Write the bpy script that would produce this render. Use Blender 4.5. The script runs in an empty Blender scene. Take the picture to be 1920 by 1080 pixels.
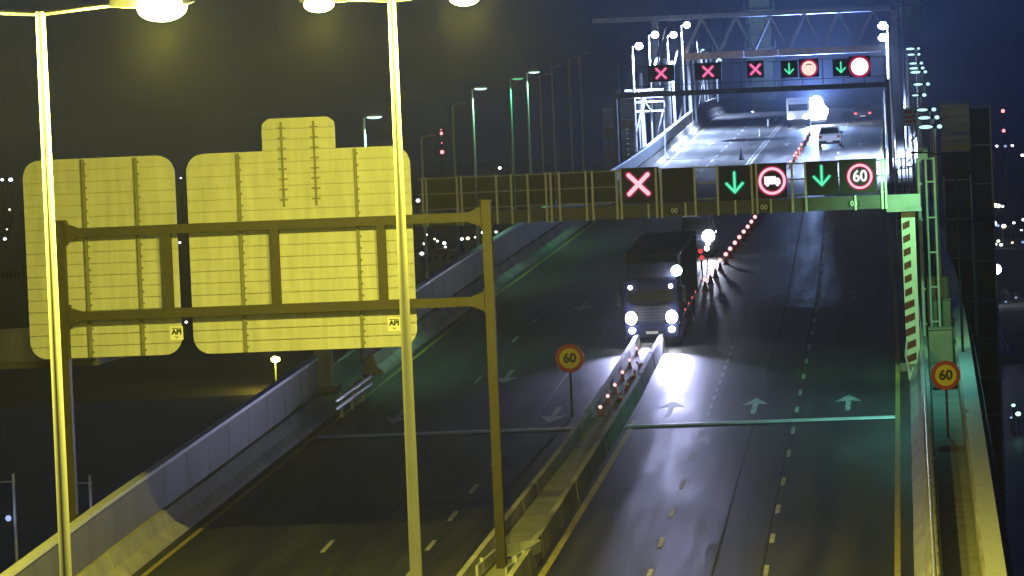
import bpy, bmesh, math, random
from mathutils import Vector, Matrix
random.seed(7)
C = bpy.context.scene.collection
SC = bpy.context.scene
R_ = math.radians
# ------------------------------------------------------------------ camera
cam = bpy.data.cameras.new('camera'); cam_o = bpy.data.objects.new('camera', cam); C.objects.link(cam_o)
cam.sensor_width = 36.0; cam.lens = 150.0; cam.clip_start = 0.5; cam.clip_end = 20000
cam_o.location = (0, 0, 20.2)
cam_o.matrix_world = Matrix.Translation((0, 0, 20.2)) @ (Matrix.Rotation(R_(5.3764), 4, 'Z') @ Matrix.Rotation(R_(90 - 1.99475), 4, 'X') @ Matrix.Rotation(R_(-2.40501), 4, 'Z'))
SC.camera = cam_o
# ------------------------------------------------------------------ night sky
w = bpy.data.worlds.new('World'); SC.world = w; w.use_nodes = True
nt = w.node_tree; bg = nt.nodes['Background']
sky = nt.nodes.new('ShaderNodeTexSky'); sky.sky_type = 'NISHITA'; sky.sun_disc = False
SUN_EL, SUN_ROT = R_(6.0), R_(200.0)
sky.sun_elevation = SUN_EL; sky.sun_rotation = SUN_ROT; sky.ozone_density = 10.0; sky.dust_density = 0.2; sky.air_density = 1.2
tint = nt.nodes.new('ShaderNodeMix'); tint.data_type = 'RGBA'; tint.blend_type = 'MULTIPLY'; tint.inputs['Factor'].default_value = 1.0
nt.links.new(sky.outputs['Color'], tint.inputs['A']); tint.inputs['B'].default_value = (0.17, 0.30, 1.0, 1)
nt.links.new(tint.outputs['Result'], bg.inputs['Color']); bg.inputs['Strength'].default_value = 0.017
sun = bpy.data.lights.new('moon_fill', 'SUN'); sun.energy = 0.006; sun.angle = R_(0.5); sun.color = (0.7, 0.82, 1.0)  # no moon in view; weak fill added over the whole scene
sun_o = bpy.data.objects.new('moon_fill', sun); C.objects.link(sun_o)
sun_o.rotation_euler = (R_(50), 0, R_(200))
vs = SC.view_settings; vs.view_transform = 'Standard'; vs.look = 'None'; vs.exposure = 0; vs.gamma = 1; vs.use_curve_mapping = False
SC.cycles.use_denoising = True
SC.cycles.max_bounces = 5; SC.cycles.volume_bounces = 0; SC.cycles.sample_clamp_indirect = 4.0; SC.cycles.sample_clamp_direct = 0
HAZE = 0.00012

# ------------------------------------------------------------------ road geometry functions
def _lerp(tab):
    def f(y):
        if y <= tab[0][0]: return tab[0][1]
        for (a, va), (b, vb) in zip(tab, tab[1:]):
            if y <= b: return va + (vb - va) * (y - a) / (b - a)
        return tab[-1][1]
    return f
_g = []
_z = 0.0
for _y in range(-200, 1500):
    _g.append(_z if _y >= 0 else 0.0)
    g0, g1 = .0544, .0408
    if _y >= 0:
        g = g0 if _y < 185 else (g0 + (g1 - g0) * (_y - 185) / 55 if _y < 240 else (g1 if _y < 430 else max(g1 - (_y - 430) * .00045, -.035)))
        _z += g
def RZ(y):
    if y < 0: return .0544 * y
    i = int(math.floor(y)); f = y - i
    return _g[i + 200] * (1 - f) + _g[i + 201] * f
RE = _lerp([(0, -.8), (190, -.8), (212, -.94), (240, -1.24), (265, -1.66), (285, -2.0), (347, -2.3), (427, -2.43), (700, -2.5)])
LE = _lerp([(0, -25.5), (131, -24.2), (192, -22.7), (236, -21.7), (280, -21.0), (359, -20.3), (452, -20.4), (700, -20.5)])
LB = _lerp([(0, -4.7), (214, -4.75), (226, -4.84), (283, -5.5), (353, -5.98), (700, -6.0)])
LA = _lerp([(0, -8.3), (207, -8.2), (230, -8.4), (283, -9.0), (700, -9.2)])
LC = _lerp([(0, -19.3), (130, -19.1), (200, -18.7), (283, -17.2), (361, -16.6), (425, -16.2), (700, -16.2)])
LD = _lerp([(0, -15.9), (130, -15.7), (200, -15.2), (700, -15)])
MC = _lerp([(0, -13.9), (100, -13.4), (130, -12.7), (152, -12.25), (171, -12.0), (193, -11.95), (300, -11.9)])
MW = _lerp([(0, 1.9), (130, 1.5), (152, 1.25), (193, 1.1)])

# ------------------------------------------------------------------ helpers
class MB:
    def __init__(s): s.v = []; s.f = []; s.sm = []; s.mi = []
    def add(s, vs, fs, smooth=False, mi=0):
        o = len(s.v); s.v += [tuple(p) for p in vs]
        for f in fs: s.f.append([i + o for i in f]); s.sm.append(smooth); s.mi.append(mi)
        return s
    def box(s, x0, x1, y0, y1, z0, z1, mi=0):
        v = [(x0, y0, z0), (x1, y0, z0), (x1, y1, z0), (x0, y1, z0), (x0, y0, z1), (x1, y0, z1), (x1, y1, z1), (x0, y1, z1)]
        return s.add(v, [(0, 3, 2, 1), (4, 5, 6, 7), (0, 1, 5, 4), (1, 2, 6, 5), (2, 3, 7, 6), (3, 0, 4, 7)], mi=mi)
    def bar(s, p0, p1, w, h, up=(0, 0, 1), mi=0):
        p0 = Vector(p0); p1 = Vector(p1); d = (p1 - p0).normalized(); u = Vector(up)
        if abs(d.dot(u)) > .98: u = Vector((0, 1, 0))
        a = d.cross(u).normalized() * (w / 2); b = a.cross(d).normalized() * (h / 2)
        v = [p0 - a - b, p0 + a - b, p0 + a + b, p0 - a + b, p1 - a - b, p1 + a - b, p1 + a + b, p1 - a + b]
        return s.add(v, [(0, 3, 2, 1), (4, 5, 6, 7), (0, 1, 5, 4), (1, 2, 6, 5), (2, 3, 7, 6), (3, 0, 4, 7)], mi=mi)
    def tube(s, p0, p1, r0, r1=None, n=8, smooth=True, mi=0, rot=0.0):
        r1 = r0 if r1 is None else r1
        p0 = Vector(p0); p1 = Vector(p1); d = (p1 - p0).normalized(); u = Vector((0, 0, 1))
        if abs(d.dot(u)) > .98: u = Vector((0, 1, 0))
        a = d.cross(u).normalized(); b = a.cross(d).normalized(); v = []
        for p, r in ((p0, r0), (p1, r1)):
            for k in range(n):
                t = 2 * math.pi * k / n + rot; v.append(p + (a * math.cos(t) + b * math.sin(t)) * r)
        s.add(v, [(k, (k + 1) % n, n + (k + 1) % n, n + k)[::-1] for k in range(n)], smooth, mi)
        s.add(v[:n], [tuple(range(n))], False, mi); s.add(v[n:], [tuple(range(n))[::-1]], False, mi)
        return s
    def path(s, pts, r, n=8):
        for a, b in zip(pts, pts[1:]): s.tube(a, b, r, n=n)
        return s
    def prism(s, poly, axis, a, b, mi=0):
        # poly of 2D points; axis 'x': (y,z) extruded in x; 'y': (x,z) extruded in y; 'z': (x,y) extruded in z
        f = {'x': lambda p, t: (t, p[0], p[1]), 'y': lambda p, t: (p[0], t, p[1]), 'z': lambda p, t: (p[0], p[1], t)}[axis]
        n = len(poly); v = [f(p, a) for p in poly] + [f(p, b) for p in poly]
        return s.add(v, [tuple(range(n)), tuple(range(2 * n - 1, n - 1, -1))] + [(k, n + k, n + (k + 1) % n, (k + 1) % n) for k in range(n)], mi=mi)
    def sphere(s, c, r, nu=12, nv=8, sz=1.0, mi=0):
        v = []; f = []
        for j in range(nv + 1):
            t = math.pi * j / nv
            for i in range(nu):
                p = 2 * math.pi * i / nu
                v.append((c[0] + r * math.sin(t) * math.cos(p), c[1] + r * math.sin(t) * math.sin(p), c[2] + r * sz * math.cos(t)))
        for j in range(nv):
            for i in range(nu): f.append((j * nu + i, (j + 1) * nu + i, (j + 1) * nu + (i + 1) % nu, j * nu + (i + 1) % nu))
        return s.add(v, f, True, mi)
    def loft(s, rings, smooth=False, caps=True, mi=0):
        n = len(rings[0]); v = [p for r in rings for p in r]; f = []
        for j in range(len(rings) - 1):
            for k in range(n): f.append((j * n + k, j * n + (k + 1) % n, (j + 1) * n + (k + 1) % n, (j + 1) * n + k))
        s.add(v, f, smooth, mi)
        if caps: s.add(rings[0], [tuple(range(n))[::-1]], False, mi); s.add(rings[-1], [tuple(range(n))], False, mi)
        return s
    def ribbon(s, sections):
        n = len(sections[0]); v = [p for r in sections for p in r]; f = []
        for j in range(len(sections) - 1):
            for k in range(n - 1): f.append((j * n + k, j * n + k + 1, (j + 1) * n + k + 1, (j + 1) * n + k))
        return s.add(v, f)
    def mesh(s, name, mats, fix=True):
        me = bpy.data.meshes.new(name); me.from_pydata(s.v, [], s.f)
        for m in (mats if isinstance(mats, (list, tuple)) else [mats]): me.materials.append(m)
        for p, sm, mi in zip(me.polygons, s.sm, s.mi): p.use_smooth = sm; p.material_index = mi
        if fix:
            bm = bmesh.new(); bm.from_mesh(me); bmesh.ops.recalc_face_normals(bm, faces=bm.faces); bm.to_mesh(me); bm.free()
        me.update(); return me
    def build(s, name, mats, parent=None, loc=None, fix=True):
        return link(name, s.mesh(name, mats, fix), parent, loc)
def link(name, me, parent=None, loc=None, rot=None):
    o = bpy.data.objects.new(name, me); C.objects.link(o)
    if parent is not None: o.parent = parent
    if loc is not None: o.location = loc
    if rot is not None: o.rotation_euler = rot
    return o
def bevelled(x0, x1, y0, y1, z0, z1, name, mat, parent, r=.05, seg=2, loc=None):
    me = MB().box(x0, x1, y0, y1, z0, z1).mesh(name, mat)
    bm = bmesh.new(); bm.from_mesh(me)
    bmesh.ops.bevel(bm, geom=list(bm.edges), offset=r, segments=seg, affect='EDGES', profile=.5)
    bm.to_mesh(me); bm.free()
    return link(name, me, parent, loc)
def tag(o, label, cat, group=None, kind=None):
    if label: o['label'] = label
    if cat: o['category'] = cat
    if group: o['group'] = group
    if kind: o['kind'] = kind
    return o
def thing(name, label, cat, loc=(0, 0, 0), rz=0.0, group=None):
    o = bpy.data.objects.new(name, None); C.objects.link(o); o.empty_display_size = .3
    o.location = loc; o.rotation_euler = (0, 0, rz); return tag(o, label, cat, group)
def structure(o): o['kind'] = 'structure'; return o
def copy_tree(src, loc=None, parent=None, label=None):
    c = src.copy(); C.objects.link(c); c.parent = parent
    if loc is not None: c.location = loc
    if label: c['label'] = label
    for ch in src.children: copy_tree(ch, None, c)
    return c
def text_mesh(txt, size, depth=.01, bold=0.0):
    cu = bpy.data.curves.new('lettering', 'FONT'); cu.body = txt; cu.size = size; cu.align_x = 'CENTER'; cu.align_y = 'CENTER'; cu.extrude = depth; cu.offset = bold
    cu.resolution_u = 3
    o = bpy.data.objects.new('lettering', cu); C.objects.link(o)
    dg = bpy.context.evaluated_depsgraph_get(); me = bpy.data.meshes.new_from_object(o.evaluated_get(dg))
    bpy.data.objects.remove(o); bpy.data.curves.remove(cu); return me
def lettering(name, txt, size, mat, parent, loc, depth=.01, bold=0.0, sx=1.0):
    me = text_mesh(txt, size, depth, bold); me.materials.clear(); me.materials.append(mat)
    o = link(name, me, parent, loc, (math.pi / 2, 0, 0)); o.scale = (sx, 1, 1); return o
ORD = ['first', 'second', 'third', 'fourth', 'fifth', 'sixth', 'seventh', 'eighth', 'ninth', 'tenth', 'eleventh', 'twelfth', 'thirteenth', 'fourteenth', 'fifteenth', 'sixteenth', 'seventeenth', 'eighteenth', 'nineteenth', 'twentieth', 'twenty-first', 'twenty-second', 'twenty-third', 'twenty-fourth']

# ------------------------------------------------------------------ materials
def mat(name, col, rough=.6, metal=0.0, var=.18, scale=3.0, bump=0.0, spec=.5, stretch=(1, 1, 1), rvar=.1):
    m = bpy.data.materials.new(name); m.use_nodes = True; n = m.node_tree; b = n.nodes['Principled BSDF']
    tc = n.nodes.new('ShaderNodeTexCoord'); mp = n.nodes.new('ShaderNodeMapping'); mp.inputs['Scale'].default_value = stretch
    n.links.new(tc.outputs['Object'], mp.inputs['Vector'])
    no = n.nodes.new('ShaderNodeTexNoise'); no.inputs['Scale'].default_value = scale; no.inputs['Detail'].default_value = 6; no.inputs['Roughness'].default_value = .65
    n.links.new(mp.outputs['Vector'], no.inputs['Vector'])
    mr = n.nodes.new('ShaderNodeMapRange'); mr.inputs['From Min'].default_value = .25; mr.inputs['From Max'].default_value = .75
    mr.inputs['To Min'].default_value = 1 - var; mr.inputs['To Max'].default_value = 1 + var
    n.links.new(no.outputs['Fac'], mr.inputs['Value'])
    mx = n.nodes.new('ShaderNodeMix'); mx.data_type = 'RGBA'; mx.blend_type = 'MULTIPLY'; mx.inputs['Factor'].default_value = 1
    mx.inputs['A'].default_value = (*col, 1); n.links.new(mr.outputs['Result'], mx.inputs['B'])
    n.links.new(mx.outputs['Result'], b.inputs['Base Color'])
    rr = n.nodes.new('ShaderNodeMapRange'); rr.inputs['To Min'].default_value = max(.05, rough - rvar); rr.inputs['To Max'].default_value = min(1, rough + rvar)
    n.links.new(no.outputs['Fac'], rr.inputs['Value']); n.links.new(rr.outputs['Result'], b.inputs['Roughness'])
    b.inputs['Metallic'].default_value = metal; b.inputs['Specular IOR Level'].default_value = spec
    if bump:
        bp = n.nodes.new('ShaderNodeBump'); bp.inputs['Strength'].default_value = bump; bp.inputs['Distance'].default_value = .02
        n.links.new(no.outputs['Fac'], bp.inputs['Height']); n.links.new(bp.outputs['Normal'], b.inputs['Normal'])
    return m
def emit(name, col, strength, sample=False):
    m = bpy.data.materials.new(name); m.use_nodes = True; n = m.node_tree
    for x in list(n.nodes): n.nodes.remove(x)
    e = n.nodes.new('ShaderNodeEmission'); e.inputs['Color'].default_value = (*col, 1); e.inputs['Strength'].default_value = strength
    o = n.nodes.new('ShaderNodeOutputMaterial'); n.links.new(e.outputs[0], o.inputs[0])
    if not sample: m.cycles.emission_sampling = 'NONE'
    return m
def asphalt(name, col):
    m = mat(name, col, .52, 0, .42, .8, .25, .24, (1, .12, 1), .12)
    n = m.node_tree; b = n.nodes['Principled BSDF']
    tc = n.nodes.new('ShaderNodeTexCoord'); f = n.nodes.new('ShaderNodeTexNoise'); f.inputs['Scale'].default_value = 9; f.inputs['Detail'].default_value = 8
    n.links.new(tc.outputs['Object'], f.inputs['Vector'])
    mp = n.nodes.new('ShaderNodeMapping'); mp.inputs['Scale'].default_value = (1, .006, 1); n.links.new(tc.outputs['Object'], mp.inputs['Vector'])
    tk_ = n.nodes.new('ShaderNodeTexNoise'); tk_.inputs['Scale'].default_value = 1.1; tk_.inputs['Detail'].default_value = 3; n.links.new(mp.outputs['Vector'], tk_.inputs['Vector'])
    tr_ = n.nodes.new('ShaderNodeMapRange'); tr_.inputs['From Min'].default_value = .3; tr_.inputs['From Max'].default_value = .7; tr_.inputs['To Min'].default_value = .6; tr_.inputs['To Max'].default_value = 1.4
    n.links.new(tk_.outputs['Fac'], tr_.inputs['Value']); old = b.inputs['Base Color'].links[0].from_socket
    m2 = n.nodes.new('ShaderNodeMix'); m2.data_type = 'RGBA'; m2.blend_type = 'MULTIPLY'; m2.inputs['Factor'].default_value = 1
    n.links.new(old, m2.inputs['A']); n.links.new(tr_.outputs['Result'], m2.inputs['B']); n.links.new(m2.outputs['Result'], b.inputs['Base Color'])
    ro = b.inputs['Roughness'].links[0].from_socket; ad = n.nodes.new('ShaderNodeMath'); ad.operation = 'MULTIPLY_ADD'; n.links.new(tk_.outputs['Fac'], ad.inputs[0]); ad.inputs[1].default_value = .35; 
    sb = n.nodes.new('ShaderNodeMath'); sb.operation = 'SUBTRACT'; n.links.new(ro, sb.inputs[0]); sb.inputs[1].default_value = .17; n.links.new(sb.outputs[0], ad.inputs[2]); n.links.new(ad.outputs[0], b.inputs['Roughness'])
    bp = n.nodes.new('ShaderNodeBump'); bp.inputs['Strength'].default_value = .35; bp.inputs['Distance'].default_value = .03
    n.links.new(f.outputs['Fac'], bp.inputs['Height']); n.links.new(bp.outputs['Normal'], b.inputs['Normal'])
    return m
M = dict(
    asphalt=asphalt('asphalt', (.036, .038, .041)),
    lit_asphalt=asphalt('lit_bridge_asphalt', (.105, .106, .108)),  # paler asphalt copy, puts the far deck's lamplight into the colour
    tar=mat('tar_seam', (.018, .018, .019), .75, 0, .2, 3),
    tarpatch=mat('tar_patch', (.029, .030, .032), .55, 0, .3, 2, .3),
    paint=mat('worn_white_paint', (.40, .40, .39), .6, 0, .6, 4, 0, .4, (1, .3, 1)),
    ypaint=mat('worn_yellow_paint', (.36, .30, .07), .6, 0, .35, 5, 0, .4, (1, .3, 1)),
    concrete=mat('concrete', (.33, .32, .30), .85, 0, .45, .8, .3, .4, (1, .6, .35)),
    dconcrete=mat('weathered_concrete', (.22, .215, .205), .88, 0, .3, .8, .3),
    galv=mat('galvanised_steel', (.46, .47, .48), .45, .35, .15, 5),
    pole=mat('painted_pole', (.64, .65, .63), .42, .15, .12, 2.5, 0, .5, (1, 1, .3)),
    gantry=mat('weathered_brown_steel', (.036, .028, .015), .6, .2, .3, 2.5, .1),
    alu=mat('aluminium_slat', (.41, .41, .395), .55, .1, .26, 1.3, 0, .45, (2.2, 1, .3)),
    rib=mat('dark_sign_rib', (.15, .145, .10), .6, .2, .2, 6),
    vms_steel=mat('grey_gantry_steel', (.30, .31, .31), .55, .2, .22, 2.0),
    vms_dark=mat('dark_gantry_beam', (.12, .12, .12), .6, .1, .3, 1.6),
    post=mat('pale_fence_post', (.82, .82, .76), .5, .0, .15, 4),
    mesh_panel=mat('dark_mesh_panel', (.05, .052, .056), .7, .1, .25, 3),
    black=mat('black_housing', (.012, .012, .014), .65, 0, .2, 4),
    white=mat('white_post_paint', (.72, .74, .66), .5, 0, .1, 3),
    darkred=mat('dark_red_stripe', (.13, .018, .014), .55, 0, .2, 5),
    signyellow=mat('yellow_sign_face', (.72, .56, .02), .5, 0, .06, 4),
    signred=mat('red_sign_rim', (.40, .018, .012), .5, 0, .1, 4),
    ink=mat('black_lettering', (.01, .01, .01), .5, 0, .1, 4),
    steel=mat('bright_joint_steel', (.78, .78, .80), .60, .9, .2, 2.2),
    wallpanel=mat('grey_parapet_panel', (.115, .115, .12), .6, 0, .4, .9, .1, .3, (1, .5, .25)),
    water=mat('dark_river_water', (.012, .017, .022), .42, 0, .2, .05, .25, .5, (1, .4, 1)),
    land=mat('dark_earth', (.05, .048, .04), .95, 0, .5, .01, 0),
    bank=mat('muddy_bank', (.17, .14, .11), .95, 0, .4, .03, 0),
    truckcab=mat('dark_blue_truck_paint', (.012, .016, .05), .55, 0, .15, 3, 0, .12),
    trailer=mat('grey_trailer_skin', (.05, .05, .085), .6, 0, .15, 2, 0, .15),
    glass=mat('dark_glass', (.008, .01, .014), .2, 0, .0, 2, 0, .06),
    tyre=mat('tyre_rubber', (.018, .018, .018), .85, 0, .2, 9),
    chrome=mat('grille_metal', (.06, .06, .09), .5, .2, .1, 6, 0, .2),
    plastic=mat('dark_plastic', (.02, .02, .024), .6, 0, .1, 6, 0, .2),
    whitecar=mat('white_car_paint', (.74, .75, .76), .3, 0, .03, 2),
    darkcar=mat('dark_car_paint', (.025, .03, .05), .25, 0, .05, 2),
    orange=mat('orange_cone', (.34, .05, .012), .6, 0, .1, 6),
    cable=mat('pale_cable_sheath', (.62, .64, .66), .5, 0, .08, 3),
    dcable=mat('dim_cable_sheath', (.18, .19, .21), .6, 0, .1, 3),
    net=mat('grey_scaffold_netting', (.055, .058, .085), .85, 0, .25, 1.1, .2, .3, (1, 1, .25)),
    litchord=mat('orange_lit_chord', (.62, .36, .13), .6, 0, .2, 2.0),  # orange light on the lower chord is put into its colour
    corrug=mat('pale_slat_board', (.55, .55, .53), .7, 0, .2, 2.0),
    olive=mat('olive_slat_board', (.45, .43, .2), .75, 0, .2, 2.0),
    cabinet=mat('green_grey_cabinet', (.22, .25, .22), .6, .1, .2, 3),
    pylon=mat('pylon_concrete', (.45, .46, .47), .8, 0, .18, .35, .1),
    sticker=mat('pale_sticker', (.66, .66, .60), .5, 0, .05, 4),
    tin=mat('city_wall', (.16, .15, .15), .9, 0, .3, .1),
)
E_ = dict(
    sodium=emit('sodium_lamp_glow', (1, .92, .32), 60),
    white=emit('white_lamp_glow', (.82, .92, 1), 45),
    greenlamp=emit('green_white_lamp_glow', (.62, .95, .85), 1.6),
    greenlamp2=emit('green_lamp_glow', (.15, .75, .35), .9),
    cyan=emit('cyan_glow', (.55, .95, 1), 1.3),
    head=emit('headlight_glow', (.93, .95, 1), 40),
    headcyan=emit('cool_headlight_glow', (.75, .95, 1), 40),
    headhuge=emit('full_beam_glow', (.9, .95, 1), 120),
    marker=emit('marker_lamp_glow', (1, .96, .95), 12),
    tail=emit('tail_lamp_glow', (1, .10, .10), 3.0),
    redcore=emit('red_led_core', (1, .62, .74), 1.05),
    redhalo=emit('red_led_halo', (.62, .0, .09), .55),  # red and green halos of the signals, painted as a dimmer outer layer
    fullpink=emit('pink_led_glare', (1, .80, .90), 1.6),
    pinkcore=emit('magenta_led_core', (1, .20, .48), 1.0),
    greencore=emit('green_led_core', (.12, .95, .50), 1.0),
    greenhalo=emit('green_led_halo', (0, .30, .14), .45),
    whiteled=emit('white_led', (.95, .97, 1), 1.2),
    peach=emit('peach_led_glare', (1, .74, .62), 1.1),
    beacon=emit('red_beacon_glow', (1, .72, .70), 1.3),
    redlens_halo=emit('red_lens_and_halo', (.95, .08, .10), .8),
    citywhite=emit('city_white_glow', (.9, .94, 1), 7),
    citywarm=emit('city_warm_glow', (1, .86, .55), 5),
    citygreen=emit('city_green_glow', (.35, 1, .72), 4),
    cityblue=emit('city_blue_glow', (.40, .55, 1), 1.0),
    cityred=emit('red_mast_glow', (1, .18, .2), 5),
)
# ------------------------------------------------------------------ lights
def lamp_light(name, kind, loc, power, col, parent=None, radius=.12, cone=160, blend=.5, tilt=(0, 0, 0)):
    l = bpy.data.lights.new(name, kind); l.energy = power; l.color = col; l.shadow_soft_size = radius
    if kind == 'SPOT': l.spot_size = R_(cone); l.spot_blend = blend; l.show_cone = False
    o = bpy.data.objects.new(name, l); C.objects.link(o); o.location = loc; o.rotation_euler = tilt
    if parent is not None: o.parent = parent
    return o
SODIUM = (1.0, .91, .10); WHITE = (.48, .62, 1.0); GREENW = (.32, 1.0, .58)

# ------------------------------------------------------------------ terrain, river, deck
land = structure(MB().add([(-7000, 990, -25), (7000, 990, -25), (7000, 9000, -25), (-7000, 9000, -25)], [(0, 1, 2, 3)]).build('ground', M['land']))
structure(MB().add([(-7000, -500, -27.5), (7000, -500, -27.5), (7000, 860, -27.5), (-7000, 860, -27.5)], [(0, 1, 2, 3)]).build('river', M['water']))
bk = []
for i in range(141):
    x = -7000 + i * 100; j = 18 * math.sin(i * .9) + 11 * math.sin(i * 2.3)
    bk.append([(x, 822 + j, -28.2), (x, 846 + j, -26.6), (x, 900, -25.3), (x, 992, -24.99)])
structure(MB().ribbon(bk).build('river_bank', M['bank']))
YS = [20 + 5 * i for i in range(141)]
def strip(offs_a, offs_b, dz, ys, zf=None):
    return [[(offs_a(y), y, RZ(y) + dz), (offs_b(y), y, RZ(y) + dz)] for y in ys]
secs = []
for y in YS:
    a, b = LE(y) - 3.4, RE(y) + 3.2
    secs.append([(a + (b - a) * k / 6, y, RZ(y)) for k in range(7)])
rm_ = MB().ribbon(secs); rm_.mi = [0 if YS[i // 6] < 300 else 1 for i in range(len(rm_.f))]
road = structure(rm_.build('road', [M['asphalt'], M['lit_asphalt']]))
db = MB()
db.loft([[(LE(y) - 3.6, y, RZ(y) - .02), (RE(y) + 3.4, y, RZ(y) - .02), (RE(y) + 3.4, y, RZ(y) - .9), (RE(y) - 3, y, RZ(y) - 3), (LE(y) + 3, y, RZ(y) - 3), (LE(y) - 3.6, y, RZ(y) - .9)] for y in YS])
structure(db.build('bridge_deck', M['dconcrete']))
for yb in (90, 205, 330, 470):
    b = MB(); c = (LE(yb) + RE(yb)) / 2
    for dx in (-7, 7): b.box(c + dx - 1.5, c + dx + 1.5, yb - 1.2, yb + 1.2, -29, RZ(yb) - 3.01)
    tag(b.build('bridge_pier', M['dconcrete']), 'pair of concrete bridge piers under the deck at %s' % {90: 'the street lamps', 205: 'the near gantry', 330: 'the far gantry', 470: 'the crest'}[yb], 'pier', 'bridge piers')
# markings: parts of the road
def mark(name, poly_fn, m='paint'):
    o = poly_fn.build(name, M[m], road); return o
def line(xf, y0, y1, w_, dz=.006, step=4):
    n = max(1, int((y1 - y0) / step)); ys = [y0 + (y1 - y0) * i / n for i in range(n + 1)]
    return MB().ribbon([[(xf(y) - w_ / 2, y, RZ(y) + dz), (xf(y) + w_ / 2, y, RZ(y) + dz)] for y in ys])
mark('edge_line', line(RE, 60, 560, .18), 'ypaint')
mark('edge_line', line(lambda y: LE(y), 60, 560, .18), 'ypaint')
for y in [114.6, 121.2, 127.8, 134.2, 140.6, 147.2, 154.6, 161.2]:
    mark('lane_dash', line(LA, y - 1.0, y + 1.0, .15)); mark('lane_dash', line(LB, y - 1.0, y + 1.0, .15))
y = 166.4
while y < 236: mark('lane_dash', line(LA, y, y + 1.5, .13)); y += 2.75
for y in [167.6, 173.4, 179.2, 185, 191, 197, 203, 208.6, 214, 219.8, 225.6, 231.5, 237.5, 244, 251, 258, 266, 275]:
    mark('lane_dash', line(LB, y - .9, y + .9, .14))
for y in [127.6, 134, 140.4, 147, 154]: mark('lane_dash', line(LD, y, y + 2.2, .15))
for y in [116.5, 126, 134.3, 181, 198, 207]: mark('lane_dash', line(LC, y, y + 2.6, .15))
for k in range(15): mark('lane_dash', line(LC, 335 + 8.5 * k, 339 + 8.5 * k, .16))
for k in range(11): mark('lane_dash', line(LB, 338 + 9 * k, 341.5 + 9 * k, .15))
DX = _lerp([(300, -13.25), (363, -13.2), (450, -12.6), (700, -12.5)])
mark('double_line', line(lambda y: DX(y) - .16, 300, 520, .16)); mark('double_line', line(lambda y: DX(y) + .16, 300, 520, .16))
mark('yellow_edge', line(lambda y: MC(y) + MW(y) / 2 + .45, 60, 166, .22), 'ypaint')
mark('yellow_edge', line(lambda y: MC(y) - MW(y) / 2 - .45, 60, 190, .16), 'ypaint')
def arrow(x, y, s=1, L=5.2):
    p = [(-.09, 0), (.09, 0), (.09, .62 * L), (.48, .56 * L), (0, L), (-.48, .56 * L), (-.09, .62 * L)]
    mb = MB(); v = [(x + a * 1.15, y + s * b, RZ(y + s * b) + .006) for a, b in p]
    mb.add(v, [(0, 1, 2, 6), (6, 2, 4), (2, 3, 4), (6, 4, 5)]); mark('lane_arrow', mb)
for x in (-9.8, -6.45, -2.75): arrow(x, 166.8)
for x in (-10.0, -6.6, -2.95): arrow(x, 213)
for x, y in ((-14.4, 171.5), (-16.7, 218), (-17.6, 186), (-20.8, 173)): arrow(x, y, -1)
for x, y in ((-18.2, 392), (-14.9, 396), (-4.2, 378), (-10.9, 384)): arrow(x, y, 1, 6)
for xf, a, b in ((lambda y: LA(y) + 1.9, 110, 300), (lambda y: LB(y) - .12, 118, 290), (lambda y: LC(y) + 1.2, 115, 260), (lambda y: LD(y) + .3, 120, 250)):
    mark('tar_seam', line(xf, a, b, .07, .003), 'tar')
for x, y, w_, L in ((-9.9, 147, .9, 3.5), (-2.6, 152, .8, 4), (-17.2, 141, 1.1, 3), (-20.6, 158, .8, 5), (-6.4, 131, .7, 2.5)):
    mark('tar_patch', line(lambda q: x + .02 * (q - y), y, y + L, w_, .002), 'tarpatch')
# expansion joint: rounded steel ridge across both carriageways
jm = MB(); n = 9
for xa, xb in ((-11.2, -.9), (-23.2, -13.0)):
    jm.loft([[(x, q, RZ(q) + dz) for q, dz in ((163.78, .005), (163.86, .030), (164.17, .045), (164.48, .030), (164.56, .005))] for x in (xa, xa + (xb - xa) * .33, xa + (xb - xa) * .66, xb)])
jm.build('expansion_joint', M['steel'], road)

# ------------------------------------------------------------------ parapets and barriers
def profile_run(prof, xf, ys, side=1):
    return MB().loft([[(xf(y) + side * a, y, RZ(y) + z) for a, z in prof] for y in ys])
yr = [20 + 5 * i for i in range(137)]
rb = thing('concrete_barrier', 'long concrete safety barrier along the right road edge', 'barrier')
def segments(prof, xf, y0, y1, L, name, m, par, side=1, gap=.05):
    y = y0
    while y < y1:
        e = min(y + L - gap, y1); j = random.uniform(-.012, .012); k = random.uniform(-.01, .01)
        MB().loft([[(xf(q) + side * a + j, q, RZ(q) + z + (k if z > .02 else 0)) for a, z in prof] for q in (y, e)]).build(name, m, par); y += L
segments([(.5, .005), (.58, .10), (.82, .34), (.95, .92), (1.28, .92), (1.36, .005)], RE, 60, 560, 5.0, 'barrier_segment', M['concrete'], rb)
for k in range(60):
    y = 112 + k * 2.0
    MB().box(RE(y) + 1.02, RE(y) + 1.14, y - .05, y + .05, RZ(y) + .921, RZ(y) + 1.12).build('rail_post', M['galv'], rb)
MB().path([(RE(y) + 1.08, y, RZ(y) + 1.16) for y in range(110, 300, 5)], .05, 6).build('handrail', M['galv'], rb)
rp = thing('bridge_parapet', 'pale concrete outer parapet with wide top rail right of the walkway', 'parapet')
profile_run([(2.42, .005), (2.42, 1.0), (2.55, 1.03), (2.55, 1.12), (3.0, 1.12), (3.0, .005)], RE, yr).build('parapet_wall', M['concrete'], rp)
profile_run([(2.50, 1.16), (2.50, 1.24), (3.05, 1.24), (3.05, 1.16)], RE, yr).build('top_rail', M['pole'], rp)
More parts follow.
